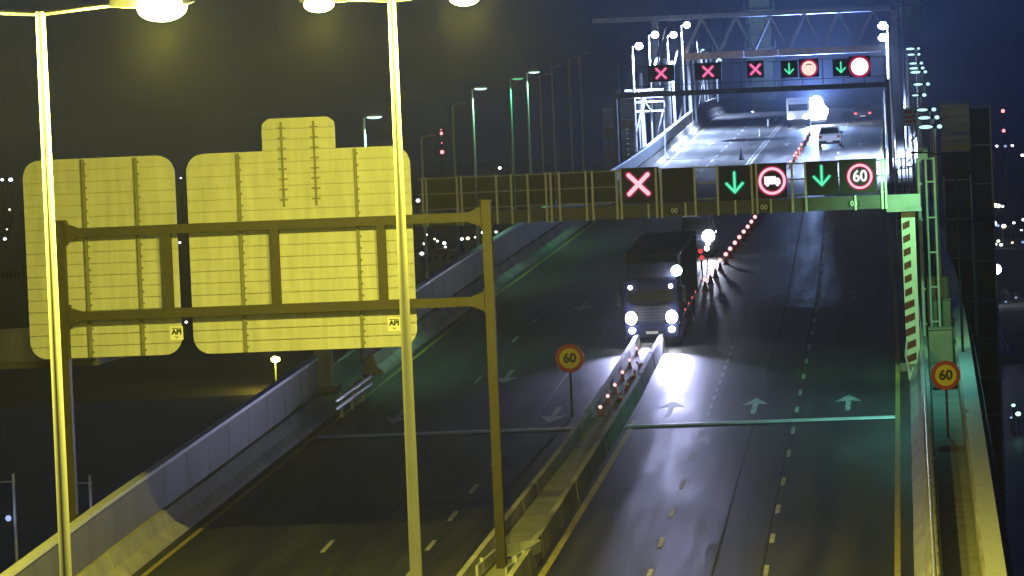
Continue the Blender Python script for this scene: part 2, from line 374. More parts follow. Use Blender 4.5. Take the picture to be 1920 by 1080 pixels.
wk = structure(MB().loft([[(RE(y) + 1.37, y, RZ(y) + .004), (RE(y) + 2.41, y, RZ(y) + .004), (RE(y) + 2.41, y, RZ(y) + .10), (RE(y) + 1.37, y, RZ(y) + .10)] for y in yr]).build('walkway', M['dconcrete']))
lp = thing('bridge_parapet', 'tall grey panelled parapet with pale top rail along the left road edge', 'parapet')
LH = _lerp([(0, 2.2), (260, 2.25), (330, 1.8), (700, 1.75)])
for ya_, yb_ in ((60, 172), (186, 560)): segments([(-.42, .005), (-.50, .12), (-.78, .36), (-.92, .84), (-1.35, .84), (-1.45, .005)], LE, ya_, yb_, 5.0, 'concrete_base', M['concrete'], lp)
for run in ([y for y in yr if y <= 170] + [171.95], [184.0] + [y for y in yr if y >= 185]):
    MB().loft([[(LE(y) - 1.0, y, RZ(y) + LH(y)), (LE(y) - 1.3, y, RZ(y) + LH(y)), (LE(y) - 1.3, y, RZ(y) + LH(y) + .12), (LE(y) - 1.0, y, RZ(y) + LH(y) + .12)] for y in run]).build('top_rail', M['pole'], lp)
y = 100.0
while y < 520:
    y1 = y + 3.94
    if 171 < y < 183: y += 4.0; continue
    MB().loft([[(LE(q) - 1.08, q, RZ(q) + .852), (LE(q) - 1.2, q, RZ(q) + .852), (LE(q) - 1.2, q, RZ(q) + LH(q) - .03), (LE(q) - 1.08, q, RZ(q) + LH(q) - .03)] for q in (y, y1)]).build('panel', M['wallpanel'], lp)
    y += 4.0
# median barrier: two low concrete rails with a filled trough between them
md = thing('median_barrier', 'pair of low concrete rails with beacons between them leading up to the truck', 'barrier')
ym = [40 + 4 * i for i in range(39)] 
for sgn in (-1, 1):
    segments([(-.16, .005), (-.09, .72), (.09, .72), (.16, .005)], (lambda q, g=sgn: MC(q) + g * MW(q) / 2), 64, 192, 4.0, 'rail', M['concrete'], md, sgn)
MB().loft([[(MC(y) + a * (MW(y) / 2 - .18), y, RZ(y) + z) for a, z in ((-1, .005), (-1, .32), (1, .32), (1, .005))] for y in ym]).build('trough_fill', M['dconcrete'], md)
# short guard rail on the left
gr = thing('guard_rail', 'short double guard rail standing by the left gantry post', 'guard rail')
for zz in (.62, .92): MB().loft([[(-23.0 + .035 * (y - 171) + .03, y, RZ(y) + zz - .09), (-23.0 + .035 * (y - 171), y, RZ(y) + zz - .09), (-23.06 + .035 * (y - 171), y, RZ(y) + zz), (-23.0 + .035 * (y - 171), y, RZ(y) + zz + .09), (-22.97 + .035 * (y - 171), y, RZ(y) + zz + .09), (-23.0 + .035 * (y - 171), y, RZ(y) + zz)] for y in (168.5, 172, 175.5, 177.5)]).build('rail', M['galv'], gr)
for y in (170.5, 173.2, 176): MB().box(-23.2 + .035 * (y - 171), -23.09 + .035 * (y - 171), y - .06, y + .06, RZ(y) + .004, RZ(y) + 1.0).build('post', M['galv'], gr)
# folded guard pieces at the foot of the sign gantry
gg = thing('guard_rail', 'bent yellow-lit guard rail pieces around the foot of the sign gantry post', 'guard rail', (-12.65, 128, RZ(128)))
for p, q in (((-.55, -2.6, .5), (-.35, 1.2, .62)), ((.35, -.6, .55), (.95, 2.0, .75)), ((.3, -2.4, .4), (.55, -.7, .5)), ((-.3, 1.3, .7), (.9, 2.4, .75))):
    MB().bar(p, q, .08, .32).build('rail', M['galv'], gg)
for x, y in ((-.5, -1.6), (.6, .2), (.5, -1.4)): MB().box(x - .05, x + .05, y - .05, y + .05, .35, .8).build('post', M['galv'], gg)

# ------------------------------------------------------------------ sodium street lamps
def sodium_lamp(y, x, h, arm, label, r0, r1, power):
    t = thing('street_lamp', label, 'street lamp', (x, y, RZ(y)), 0, 'twin sodium street lamps in the median')
    MB().tube((0, 0, .9), (0, 0, h), r0, r1, 16).build('pole', M['pole'], t)
    MB().tube((0, 0, .0), (0, 0, .9), r0 * 1.35, r0 * 1.3, 12).build('base', M['pole'], t)
    for s in (-1, 1):
        MB().tube((0, 0, h - .02), (s * arm * .55, 0, h + .07), .045, .04, 8).build('arm', M['pole'], t)
        hd = MB().loft([[(s * arm * a, -w_, h + .09 + b), (s * arm * a, w_, h + .09 + b), (s * arm * a, w_ * .8, h + .09 + c), (s * arm * a, -w_ * .8, h + .09 + c)] for a, w_, b, c in ((.55, .09, -.06, .06), (.7, .17, -.09, .10), (1.12, .17, -.09, .10), (1.2, .08, -.04, .05))]).build('lamp_head', M['pole'], t)
        MB().sphere((s * arm * .95, 0, h - .02), .40, 14, 8, .55).build('lens', E_['sodium'], hd)
        lamp_light('sodium_light', 'POINT', (s * arm * .95, 0, h - .32), power * .68, SODIUM, t, .1)
        lamp_light('sodium_light', 'SPOT', (s * arm * .95, 0, h - .34), power * .62, SODIUM, t, .1, 180, .55)
    return t
sodium_lamp(66.5, -13.55, 18.9, 2.05, 'nearest tall twin-armed sodium lamp post, in front of the left sign panel', .12, .075, 10000)
sodium_lamp(110, -13.17, 17.95, 2.0, 'tall twin-armed sodium lamp post crossing the right sign panel', .17, .10, 10500)

# ------------------------------------------------------------------ sign gantry and sign backs
SG = 128.0; sz = RZ(SG)
sg = thing('sign_gantry', 'brown steel gantry of two posts and two beams holding the big signs', 'gantry', (0, SG, sz))
for x, h in ((-12.72, 11.4), (-25.78, 11.3)):
    p = MB().box(x - .14, x + .14, -.18, .18, .02, h).build('post', M['gantry'], sg)
    MB().box(x - .3, x + .3, -.32, .32, 0, .04).build('base_plate', M['gantry'], p)
    MB().box(x - .17, x + .17, -.21, .21, h, h + .05).build('cap', M['gantry'], p)
for z in (10.95, 8.40):
    bm_ = MB().box(-25.63, -12.87, -.12, .12, z - .14, z + .14).build('beam', M['gantry'], sg)
    for x, s in ((-25.63, 1), (-12.87, -1)):
        MB().prism([(x, z - .3), (x + s * .03, z - .3), (x + s * .42, z - .141), (x, z - .141)], 'y', -.11, .11).build('gusset', M['gantry'], bm_)
        MB().prism([(x, z + .3), (x + s * .42, z + .141), (x, z + .141)], 'y', -.11, .11).build('gusset', M['gantry'], bm_)
        MB().box(x - .012, x + .045 * s + .012, -.22, .22, z - .36, z + .36).build('flange', M['gantry'], bm_)
for x in (-22.5, -19.2, -15.95):
    MB().box(x - .13, x + .13, -.10, .10, 8.542, 10.808).build('strut', M['gantry'], sg)
def rr_span(x0, x1, z0, z1, r, z):
    # half widths of a rounded rectangle at height z
    ins = 0
    if z - z0 < r: d = r - (z - z0); ins = r - math.sqrt(max(0, r * r - d * d))
    elif z1 - z < r: d = r - (z1 - z); ins = r - math.sqrt(max(0, r * r - d * d))
    return x0 + ins, x1 - ins
def sign_back(x0, x1, z0, z1, label, ribs, nsl, side_ribs=()):
    x0, x1 = x0 * .9896, x1 * .9896; ribs = [q * .9896 for q in ribs]; z1 += .07; z0 += .08
    t = thing('road_sign', label, 'road sign', ((x0 + x1) / 2, 128.30, sz), 0, 'big road signs seen from behind')
    ox = (x0 + x1) / 2; r = .55; hh = (z1 - z0) / nsl
    for k in range(nsl):
        a = z0 + k * hh + .017; b = z0 + (k + 1) * hh - .017; m_ = 5 if (k < 2 or k >= nsl - 2) else 1
        zs = [a + (b - a) * i / m_ for i in range(m_ + 1)]
        sp = [rr_span(x0, x1, z0, z1, r, q) for q in zs]
        poly = [(s[0] - ox, q) for s, q in zip(sp, zs)] + [(s[1] - ox, q) for s, q in zip(sp[::-1], zs[::-1])]
        dy = random.uniform(-.004, .004)
        MB().prism(poly, 'y', dy, .05).build('slat', M['alu'], t)
    zs = [z0 + (z1 - z0) * i / 24 for i in range(25)]; sp = [rr_span(x0, x1, z0, z1, r, q) for q in zs]
    MB().prism([(s[0] - ox, q) for s, q in zip(sp, zs)] + [(s[1] - ox, q) for s, q in zip(sp[::-1], zs[::-1])], 'y', .052, .07).build('sign_face', M['alu'], t)
    for rx in ribs:
        m_ = MB().box(rx - ox - .045, rx - ox + .045, -.11, -.006, z0 + .03, z1 - .03)
        for k in range(nsl): m_.box(rx - ox + .046, rx - ox + .10, -.04, -.006, z0 + (k + .5) * hh - .03, z0 + (k + .5) * hh + .03)
        m_.build('rib', M['rib'], t)
    return t, ox
s1, o1 = sign_back(-27.2, -22.46, 7.03, 13.13, 'left of the two big sign backs, slatted, with maker sticker at lower right', (-25.3, -23.66), 17)
s2, o2 = sign_back(-22.10, -15.17, 7.01, 13.12, 'right and wider of the two big sign backs, brightly lit, with tab on top', (-20.48, -16.86), 17)
# the tab above the wide sign
zs = [13.05 + 1.03 * i / 12 for i in range(13)]
for k in range(3):
    a = 13.20 + k * .325; b = a + .315; q_ = [a, (a + b) / 2, b] if k == 2 else [a, b]
    sp = [rr_span(-19.50, -17.26, 12.4, 14.14, .22, q) for q in q_]
    MB().prism([(s[0] - o2, q) for s, q in zip(sp, q_)] + [(s[1] - o2, q) for s, q in zip(sp[::-1], q_[::-1])], 'y', .0, .05).build('tab_slat', M['alu'], s2)
for rx in (-18.90, -17.91):
    m_ = MB().box(rx - o2 - .03, rx - o2 + .03, -.09, -.006, 11.5, 14.05)
    for k in range(8): m_.box(rx - o2 - .13, rx - o2 + .13, -.055, -.007, 11.68 + k * .31, 11.72 + k * .31)
    m_.build('tab_rail', M['rib'], s2)
for t, ox, x, z in ((s1, o1, -22.38, 7.78), (s2, o2, -15.70, 7.80)):
    st = MB().box(x - ox - .2, x - ox + .2, -.012, -.005, z - .22, z + .2).build('sticker', M['sticker'], t)
    lettering('lettering', 'API', .2, M['ink'], st, (x - ox, -.016, z + .02), .001, .012, 1.05)
    MB().box(x - ox - .15, x - ox + .15, -.017, -.0125, z + .125, z + .15).build('sticker_bar', M['ink'], st)
    MB().prism([(x - ox - .07, z - .09), (x - ox, z - .17), (x - ox + .07, z - .09), (x - ox, z - .13)], 'y', -.017, -.0125).build('sticker_mark', M['ink'], st)

# ------------------------------------------------------------------ near message gantry
GY = 180.0; gz = RZ(GY)
vg = thing('message_gantry', 'near overhead gantry of lane signals with striped right leg spanning the whole road', 'gantry', (0, GY, gz))
MB().box(-24.8, -5.3, -.6, .6, 6.88, 7.44).build('beam', M['vms_dark'], vg)
MB().box(-5.28, -.95, -.6, .6, 6.87, 7.44).build('beam', M['vms_dark'], vg)
MB().box(-.93, .42, -.75, .6, 6.86, 7.42).build('end_box', M['vms_steel'], vg)
MB().box(-1.0, .46, -.82, .7, 6.70, 6.855).build('bearing_plate', M['vms_steel'], vg)
for x0, x1 in ((-20.75, -18.35), (-18.3, -16.7), (-16.65, -14.95), (-14.9, -13.65), (-13.6, -12.3)):
    MB().box(x0, x1, .35, .39, 7.55, 8.85).build('mesh_panel', M['mesh_panel'], vg)
for z in (7.56, 8.22, 8.88): MB().box(-20.8, -1.0, .28, .34, z - .03, z + .03).build('rail', M['vms_steel'], vg)
for x in (793, 800, 858, 866, 932, 960, 991, 1025, 1034, 1050, 1100, 1112, 1157, 1165, 1231, 1240, 1303, 1345, 1409, 1418, 1484, 1509, 1650, 1657):
    X = (x - 1701) / 44.3
    MB().box(X - .045, X + .045, -.74, -.66, 6.84, 8.95).build('fence_post', M['post'], vg)
for x in (1215, 1284, 1377, 1443, 1483, 1600):
    X = (x - 1701) / 44.3
    MB().box(X - .04, X + .04, -.70, -.63, 6.84, 7.46).build('fence_post', M['post'], vg)
for x, tx in ((1263, '00'), (1430, '00'), (1597, '03')):
    X = (x - 1701) / 44.3
    pl = MB().box(X - .24, X + .24, -.63, -.61, 6.98, 7.24).build('number_plate', M['mesh_panel'], vg)
    lettering('lettering', tx, .30, M['post'], pl, (X, -.64, 7.11), .002, .01)
# striped right leg
lg = MB().box(-.40, .17, -.32, .32, .02, 6.70).build('leg', M['white'], vg)
for k in range(11):
    z = .45 + k * .56
    MB().prism([(-.36, z - .13), (-.36, z + .15), (-.06, z + .28), (-.06, z)] if k > 4 else [(-.402, z - .13), (-.402, z + .16), (.02, z + .32), (.02, z + .03)], 'y', -.335, -.322).build('stripe', M['darkred'], lg)
MB().box(-.7, .5, -.6, .6, 0, .3).build('leg_foot', M['dconcrete'], vg)
lg2 = MB().box(-25.5, -24.75, -.35, .35, .02, 6.87).build('leg', M['vms_steel'], vg)
MB().box(-25.8, -24.5, -.7, .7, 0, .25).build('leg_foot', M['dconcrete'], vg)

# lane signals ------------------------------------------------------
def bars(segs, w_, y0, y1, cap=True):
    m_ = MB()
    for (x0, z0), (x1, z1) in segs:
        d = Vector((x1 - x0, z1 - z0)).normalized(); nn = Vector((-d.y, d.x)) * (w_ / 2)
        poly = []
        for c, s in (((x1, z1), 1), ((x0, z0), -1)):
            for k in range(7):
                a = -math.pi / 2 + math.pi * k / 6
                v = d * (math.cos(a) * s * w_ / 2) + nn * (math.sin(a) * s); poly.append((c[0] + v.x, c[1] + v.y))
        m_.prism(poly, 'y', y0, y1)
    return m_
def ring(r0, r1, y0, y1, n=36):
    m_ = MB(); v = []
    for k in range(n):
        a = 2 * math.pi * k / n
        for r, yy in ((r0, y0), (r1, y0), (r1, y1), (r0, y1)): v.append((r * math.cos(a), yy, r * math.sin(a)))
    f = []
    for k in range(n):
        j = (k + 1) % n
        for q in range(4): f.append((4 * k + q, 4 * j + q, 4 * j + (q + 1) % 4, 4 * k + (q + 1) % 4))
    return m_.add(v, f)
def disc(r, y0, y1, n=32): return MB().prism([(r * math.cos(2 * math.pi * k / n), r * math.sin(2 * math.pi * k / n)) for k in range(n)], 'y', y0, y1)
def signal(kind, x, y, z, hw, hh, s, label, group, bright='redcore', dz=0.0, dx=0.0):
    t = thing('lane_signal', label, 'lane signal', (x, y, z), 0, group)
    bo = MB().box(-hw, hw, -.25, .2, -hh, hh).build('housing', M['black'], t)
    MB().box(-hw - .03, hw + .03, -.42, .2, hh + .002, hh + .03).build('visor', M['black'], bo)
    f = -.255
    def put(m_, nm, mt, off=0): o = m_.build(nm, mt, t, (dx, off, dz)); return o
    if kind == 'cross':
        sg_ = [((-.34 * s, -.34 * s), (.34 * s, .34 * s)), ((-.34 * s, .34 * s), (.34 * s, -.34 * s))]
        put(bars(sg_[:1], .26 * s, f, f + .003), 'cross_halo', E_['redhalo']); put(bars(sg_[1:], .26 * s, f - .004, f - .001), 'cross_halo', E_['redhalo'])
        put(bars(sg_[:1], .15 * s, f - .014, f - .010), 'cross_bar', E_[bright]); put(bars(sg_[1:], .15 * s, f - .020, f - .016), 'cross_bar', E_[bright])
    if kind == 'arrow':
        sg_ = [((0, .45 * s), (0, -.33 * s)), ((-.33 * s, 0), (0, -.36 * s)), ((.33 * s, 0), (0, -.36 * s))]
        for k, q in enumerate(sg_):
            put(bars([q], .20 * s, f - .004 * k, f + .002 - .004 * k), 'arrow_halo', E_['greenhalo'])
            put(bars([q], .10 * s, f - .016 - .004 * k, f - .013 - .004 * k), 'arrow_bar', E_['greencore'])
    if kind in ('truck', 'sixty'):
        put(ring(.40 * s, .64 * s, f - .002, f + .002), 'ring_halo', E_['redhalo']); put(ring(.46 * s, .575 * s, f - .012, f - .006), 'ring', E_['redcore'])
    if kind == 'sixty': lettering('lettering', '60', .72 * s, E_['whiteled'], t, (dx, f - .02, dz), .003, .022 * s, .92)
    if kind == 'truck':
        put(MB().box(-.33 * s, .16 * s, f - .02, f - .014, -.14 * s, .20 * s), 'truck_body_symbol', E_['whiteled'])
        put(MB().prism([(.175 * s, -.14 * s), (.35 * s, -.14 * s), (.35 * s, .02 * s), (.28 * s, .13 * s), (.175 * s, .13 * s)], 'y', f - .02, f - .014), 'truck_cab_symbol', E_['whiteled'])
        for wx in (-.2, .22): 
            o = disc(.075 * s, f - .026, f - .021, 14).build('wheel_symbol', E_['whiteled'], t, (dx + wx * s, 0, dz - .155 * s))
    if kind in ('peach', 'full'):
        put(ring(.58 * s, .74 * s, f - .002, f + .002), 'ring_halo', E_['redhalo'])
        put(disc(.585 * s, f - .012, f - .006), 'disc', E_['peach' if kind == 'peach' else 'fullpink'])  # disc filled solid to paint in the signal's overexposed glare
        if kind == 'peach': put(MB().prism([(.42 * s * math.cos(R_(a)), .42 * s * math.sin(R_(a)) - .05) for a in range(55, 126, 10)] + [(.34 * s * math.cos(R_(a)), .34 * s * math.sin(R_(a)) - .05) for a in range(125, 54, -10)], 'y', f - .022, f - .018), 'truck_symbol', M['ink'])
    return t
G1 = 'signals on the near message gantry'
y0 = GY - .2; z0 = gz
signal('cross', -11.32, y0, z0 + 8.24, .80, .72, 1.18, 'black lane signal with glowing red cross at the left of the near gantry', G1, dz=.05, dx=-.05)
signal('none', -9.70, y0, z0 + 8.18, .66, .70, 1, 'blank black lane signal between the near red cross and green arrow', G1)
signal('arrow', -7.32, y0, z0 + 8.16, .66, .72, 1.02, 'green down-arrow signal beside the no-truck sign on the near gantry', G1)
signal('truck', -5.88, y0, z0 + 8.20, .74, .72, 1.0, 'round red-ringed no-truck signal in the middle of the near gantry', G1, dx=.14)
signal('arrow', -3.66, y0, z0 + 8.22, .68, .70, .98, 'green down-arrow signal left of the lit speed limit on the near gantry', G1, dz=.08)
signal('sixty', -2.14, y0, z0 + 8.24, .78, .70, .92, 'lit red ring signal reading 60 at the right end of the near gantry', G1, dx=.08)

# ------------------------------------------------------------------ far message gantry
FY = 322.0; fz = RZ(FY)
fg = thing('message_gantry', 'far overhead gantry on the bridge with red crosses, arrows and glowing discs', 'gantry', (0, FY, fz))
MB().box(-21.9, -1.3, -.4, .4, 6.9, 7.3).build('beam', M['vms_steel'], fg)
MB().box(-22.05, -21.75, -.2, .2, 0.0, 7.5).build('leg', M['vms_steel'], fg)
MB().box(-1.5, -1.2, -.2, .2, 0.0, 7.5).build('leg', M['vms_steel'], fg)
for z in (7.75, 9.2): MB().box(-21.8, -1.4, .3, .36, z - .03, z + .03).build('rail', M['vms_steel'], fg)
for k in range(14): MB().box(-21.6 + k * 1.54, -21.54 + k * 1.54, .28, .33, 7.3, 9.25).build('fence_post', M['vms_steel'], fg)
G2 = 'signals on the far message gantry'
for x, hw, nm, dx in ((-18.31, 1.0, 'leftmost', .1), (-14.77, 1.0, 'middle', .1), (-11.20, .62, 'rightmost', 0)):
    signal('cross', x, FY - .2, fz + 8.65, hw, .62, 1.02, 'small red cross signal, %s of the three on the far gantry' % nm, G2, 'pinkcore', dx=0)
signal('arrow', -8.67, FY - .2, fz + 8.54, .62, .62, .95, 'small green down arrow left of the pale disc on the far gantry', G2)
signal('peach', -7.19, FY - .2, fz + 8.56, .74, .68, .93, 'glowing pale disc with dark truck outline on the far gantry', G2)
signal('arrow', -4.79, FY - .2, fz + 8.48, .62, .62, .95, 'small green down arrow left of the glaring pink disc on the far gantry', G2)
signal('full', -3.39, FY - .2, fz + 8.52, .80, .76, 1.12, 'overexposed speed signal filled in as a solid pink disc, right end of far gantry', G2)

# ------------------------------------------------------------------ truss portal and pylon over the bridge
TY = 400.0; tz = RZ(TY)
tr = thing('truss_portal', 'steel truss portal with lower chord coloured orange-lit spanning the road behind the far gantry', 'truss', (0, TY, tz))
MB().box(-20.6, -18.1, -.5, .5, 7.7, 8.35).build('lower_chord', M['litchord'], tr)
for k in range(5): MB().box(-18.05 + 3.2 * k, -14.95 + 3.2 * k, -.5, .5, 7.7, 8.35).build('lower_chord', M['litchord'], tr)
MB().box(-29, -1.2, -.4, .4, 11.5, 11.95).build('upper_chord', M['vms_steel'], tr)
for k in range(6):
    x = -20.4 + k * 3.2
    MB().bar((x, 0, 8.36), (x + 1.6, 0, 11.48), .22, .3).build('diagonal', M['vms_steel'], tr); MB().bar((x + 3.2, 0, 8.36), (x + 1.65, .25, 11.48), .22, .2).build('diagonal', M['vms_steel'], tr)
for x in (-23.2, -.9): MB().box(x - .3, x + .3, -.3, .3, 0, 11.49).build('leg', M['vms_steel'], tr)
PY = 640.0; pz = RZ(PY)
py = thing('bridge_pylon', 'tall pale bridge pylon rising beyond the crest of the road', 'pylon', (0, PY, 0))
for x in (-21.3, 1.0):
    s = -1 if x < -5 else 1
    MB().loft([[(x + a * k_, b * k_, z) for a, b in ((-1.5, -2.2), (1.5, -2.2), (1.5, 2.2), (-1.5, 2.2))] for z, k_ in ((-30, 1.2), (20, 1.05), (85, .85))]).build('tower_leg', M['pylon'], py)
for x in (-21.3, 1.0):
    for q in range(9):
        zz = 22.6 + 1.9 * q; hw = 1.62 + .3 * ((q * 7) % 3)
        pf = MB().box(x - hw, x + hw, -3.2, -2.25, zz, zz + .12).build('work_platform', M['galv'], py)
        for a in (-1, 1): MB().box(x + a * hw - .06, x + a * hw + .06, -3.2, -3.08, zz + .12, zz + 1.2).build('rail_post', M['galv'], pf)
        if q % 3 == 1: MB().box(x - hw + .3, x + .4, -3.1, -3.05, zz + .2, zz + 1.5).build('screen', M['corrug'], pf)
for z in (58, 80): MB().box(-20.0, -.3, -1.6, 1.6, z, z + 4).build('cross_beam', M['pylon'], py)
# stay cables and hangers
gC = 'stay cables of the bridge'
i = 0
for side, x0, xp in (('left', -22.6, -21.3), ('right', -.2, 1.0)):
    for k, y in enumerate((345, 385, 425, 465, 505, 545)):
        o = MB().tube((x0, y, RZ(y) + 1.0), (xp, PY - 1, 80 - 3 * k), .11, n=6).build('stay_cable', M['dcable'])
        tag(o, 'dim stay cable, %s from the camera on the %s side, rising to the pylon' % (ORD[k], side), 'stay cable', gC)
k = 0
for xt, yt, xb, yb in ((1308, 60, 1316, 200), (1318, 55, 1327, 195), (1336, 52, 1351, 188), (1345, 66, 1358, 186), (1353, 70, 1365, 184), (1362, 74, 1374, 184), (1371, 78, 1381, 186), (1380, 66, 1392, 190), (1389, 80, 1398, 194)):
    Y = 470 + 5 * k; m_ = 8000 / Y
    X0 = -23.0 + .12 * k; zb = RZ(Y) + .2
    lean = ((xt - xb) + .042 * (yb - yt)) / m_
    o = MB().tube((X0, Y, zb), (X0 + lean * .9, Y, zb + (yb - yt) / m_), .11, n=6).build('hanger_cable', M['cable'])
    tag(o, 'slanting white hanger cable, %s from the left in the row beyond the left lamps' % ORD[k], 'hanger cable', 'leaning white hangers on the left'); k += 1
# thick white masts on the left beside the lamps
for k, (X, Y, h, r) in enumerate(((-22.85, 372, 7.4, .21), (-22.35, 376, 7.2, .15), (-22.15, 398, 8.0, .22), (-21.7, 402, 7.6, .14), (-21.5, 428, 8.3, .19), (-21.25, 433, 7.2, .13), (-23.4, 352, 4.2, .11))):
    t = thing('white_mast', 'white steel mast standing behind the left parapet, %s' % ('thick, leftmost bright one', 'thin, right of the leftmost thick one', 'thick, middle of the three bright ones', 'thin, right of the middle thick one', 'thick, right of the other bright ones', 'thin, nearest the hanger cables', 'short one beside the left board')[k], 'mast', (X, Y, RZ(Y)), 0, 'white masts on the left of the bridge')
    MB().tube((0, 0, 0), (-.15, 0, h), r, r * .9, 10).build('shaft', M['cable'], t); MB().tube((0, 0, 0), (0, 0, .5), r * 1.5, n=10).build('collar', M['galv'], t)

# ------------------------------------------------------------------ bridge lamp posts
def bridge_lamp(x, y, h, glow, label, group, power, col, cone=130, r=.09, lens=.36, arm=.5, spot=True, sz=.45):
    t = thing('lamp_post', label, 'lamp post', (x, y, RZ(y)), 0, group)
    MB().tube((0, 0, 0), (0, 0, h), r * 1.25, r * .85, 10).build('pole', M['pole'], t)
    MB().tube((0, 0, h - .03), (arm * .5, 0, h + .06), .05, n=6).build('arm', M['pole'], t)
    hd = MB().sphere((arm, 0, h + .10), lens * 1.05, 12, 6, .3).build('lamp_head', M['pole'], t)
    if glow: MB().sphere((arm, 0, h + .02), lens, 12, 8, sz).build('lens', E_[glow], hd)
    if spot: lamp_light('lamp_light', 'SPOT', (arm, 0, h - .3), power, col, t, .15, cone, 1.0)
    return t
gL = 'lamp posts along the left edge of the bridge'
bridge_lamp(-24.5, 192, 11.0, 'greenlamp', 'left-edge lamp post with green-lit pole beside the top of the wide sign', gL, 2000, GREENW, 125, sz=.22)
bridge_lamp(-24.1, 237, 10.5, 'greenlamp', 'left-edge lamp post with pale oval head, above the near gantry screens', gL, 1300, GREENW, 125, sz=.22)
bridge_lamp(-23.9, 258, 10.4, 'greenlamp2', 'left-edge lamp post with dim green head, just left of a brighter one', gL, 900, (.12, 1, .4), 120, sz=.15)
bridge_lamp(-23.75, 268, 10.5, 'greenlamp', 'left-edge lamp post with bright oval head, right of the dim green one', gL, 1200, GREENW, 125, sz=.22)
for k, (px, Y, h) in enumerate(((850, 222, 10.2), (1017, 279, 10.0), (1040, 287, 10.3), (1072, 298, 10.6), (1093, 306, 10.6), (788, 208, 9.2))):
    bridge_lamp((px - 1701) * Y / 8000 + .35 * 0, Y, h, None, 'unlit grey lamp post on the left edge, %s' % ('between wide sign and first lit heads', 'right of the brighter lit pair', 'second right of the brighter lit pair', 'third right of the brighter lit pair', 'nearest the slatted left board', 'just right of the wide sign')[k], 'unlit posts along the left edge of the bridge', 0, WHITE, spot=False, r=.07, lens=.22)
gW = 'white lamps on the left of the bridge'
for k, (x, y, h, pw) in enumerate(((-23.2, 365, 9.9, 1), (-22.95, 385, 10.45, 1), (-22.1, 400, 10.1, 1), (-21.8, 420, 10.65, 1))):
    bridge_lamp(x, y, h, 'white', 'glaring white lamp post, %s of four left of the far gantry crosses' % ('lowest and leftmost', 'second from left', 'third from left', 'highest and rightmost')[k], gW, 62000 * pw, WHITE, 132, .14, .34, .62, sz=.9)
gR = 'white lamps on the right of the bridge'
def right_lamp(x, y, h, label, pw, cone):
    t = thing('lamp_post', label, 'lamp post', (x, y, RZ(y)), 0, gR)
    MB().tube((0, 0, 0), (0, 0, h), .17, .13, 10).build('pole', M['pole'], t); MB().tube((0, 0, h - .03), (-.25, 0, h + .05), .05, n=6).build('arm', M['pole'], t)
    hd = MB().sphere((-.4, 0, h + .1), .4, 12, 6, .3).build('lamp_head', M['pole'], t); MB().sphere((-.4, 0, h - .02), .38, 12, 8, .8).build('lens', E_['white'], hd)
    lamp_light('lamp_light', 'SPOT', (-.4, 0, h - .35), pw, WHITE, t, .15, cone, .7)
right_lamp(-1.2, 335, 11.3, 'brightest white lamp post on the right, tall, above the far pink disc', 90000, 124)
right_lamp(-1.35, 358, 9.9, 'second white lamp post on the right, a little lower and left of the brightest', 100000, 162)
for k in range(4):
    t = thing('lamp_post', 'small white post with curved top, %s of four left of the truss' % ORD[k], 'lamp post', (-22.8 + .55 * k, 476 + 2 * k, RZ(476 + 2 * k)), 0, 'small curved lamps beyond the white masts')
    h = 7.5 - .42 * k
    MB().path([(0, 0, 1.5), (0, 0, h - .5), (.08, 0, h - .15), (.3, 0, h), (.5, 0, h - .12)], .10, 8).build('pole', M['cable'], t)
    MB().sphere((.45, 0, h - .1), .2, 10, 6, .6).build('lens', E_['cyan'], t)
lamp_light('lamp_light', 'SPOT', (-21.3, 480, RZ(480) + 10), 12000, WHITE, None, .2, 140, .4)  # loose spot above the small lamps, added without a lamp body
# lit frames on the right edge, given glowing cyan heads in place of light
gH = 'slim frames given a cyan glow along the right edge'
for k, (y, w_, px) in enumerate(((212, .72, 1735), (222, .66, 1733), (232, .60, 1730), (255, .42, 1718), (275, .62, 1724), (302, .74, 1720), (312, .66, 1717), (325, .62, 1716), (352, .64, 1713), (372, .78, 1712))):
    X = (px - 1701) * y / 8000
    t = thing('glow_frame', 'slim frame made to glow cyan-white on the right edge, %s from the near gantry' % ORD[k], 'lit frame', (X, y, RZ(y)), 0, gH)
    MB().tube((w_ * .5 + .1, .3, 0), (w_ * .5 + .1, .3, 8.4), .06, n=8).build('pole', M['pole'], t); MB().tube((-w_ * .5, .3, 1), (-w_ * .5, .3, 8.4), .03, n=6).build('pole', M['pole'], t)
    hd = MB().box(-w_ * .55, w_ * .5 + .2, .2, .5, 8.42, 8.62).build('lamp_head', M['plastic'], t)
    MB().sphere((0, .05, 8.5), w_ * .5, 12, 6, .26).build('lens', E_['cyan'], hd)
    MB().sphere((w_ * .5 + .32, .12, 8.5), .13, 8, 6, .8).build('lens', E_['cyan'], hd)
# ladder tower with green floodlight by the near gantry
lamp_light('pylon_flood', 'SPOT', (-21.5, 600, RZ(600) + 1.5), 22000, (.45, .85, 1.0), None, .3, 70, .6, (R_(90 + 35), 0, 0))
ld = thing('access_ladder', 'tall steel access ladder lit green at the right end of the near gantry', 'ladder', (0, 185, RZ(185)))
for x, w_ in ((.40, .10), (.72, .07), (1.08, .08)): MB().tube((x, 0, 0), (x - .0, 0, 8.6), w_ * .75, n=8).build('rail', M['white'], ld)
for z in (8.55, 7.55, 6.0, 4.5, 3.0, 1.5): MB().tube((.72, -.02, z), (1.08, -.02, z), .05, n=6).build('rung', M['white'], ld); MB().box(.36, .52, -.09, .05, z - .12, z - .03).build('clamp', M['white'], ld)
MB().path([(.85, .1, 6.4), (.9, .1, 4.5), (1.0, .1, 2.2), (.95, .1, .4)], .025, 6).build('hanging_cable', M['plastic'], ld)
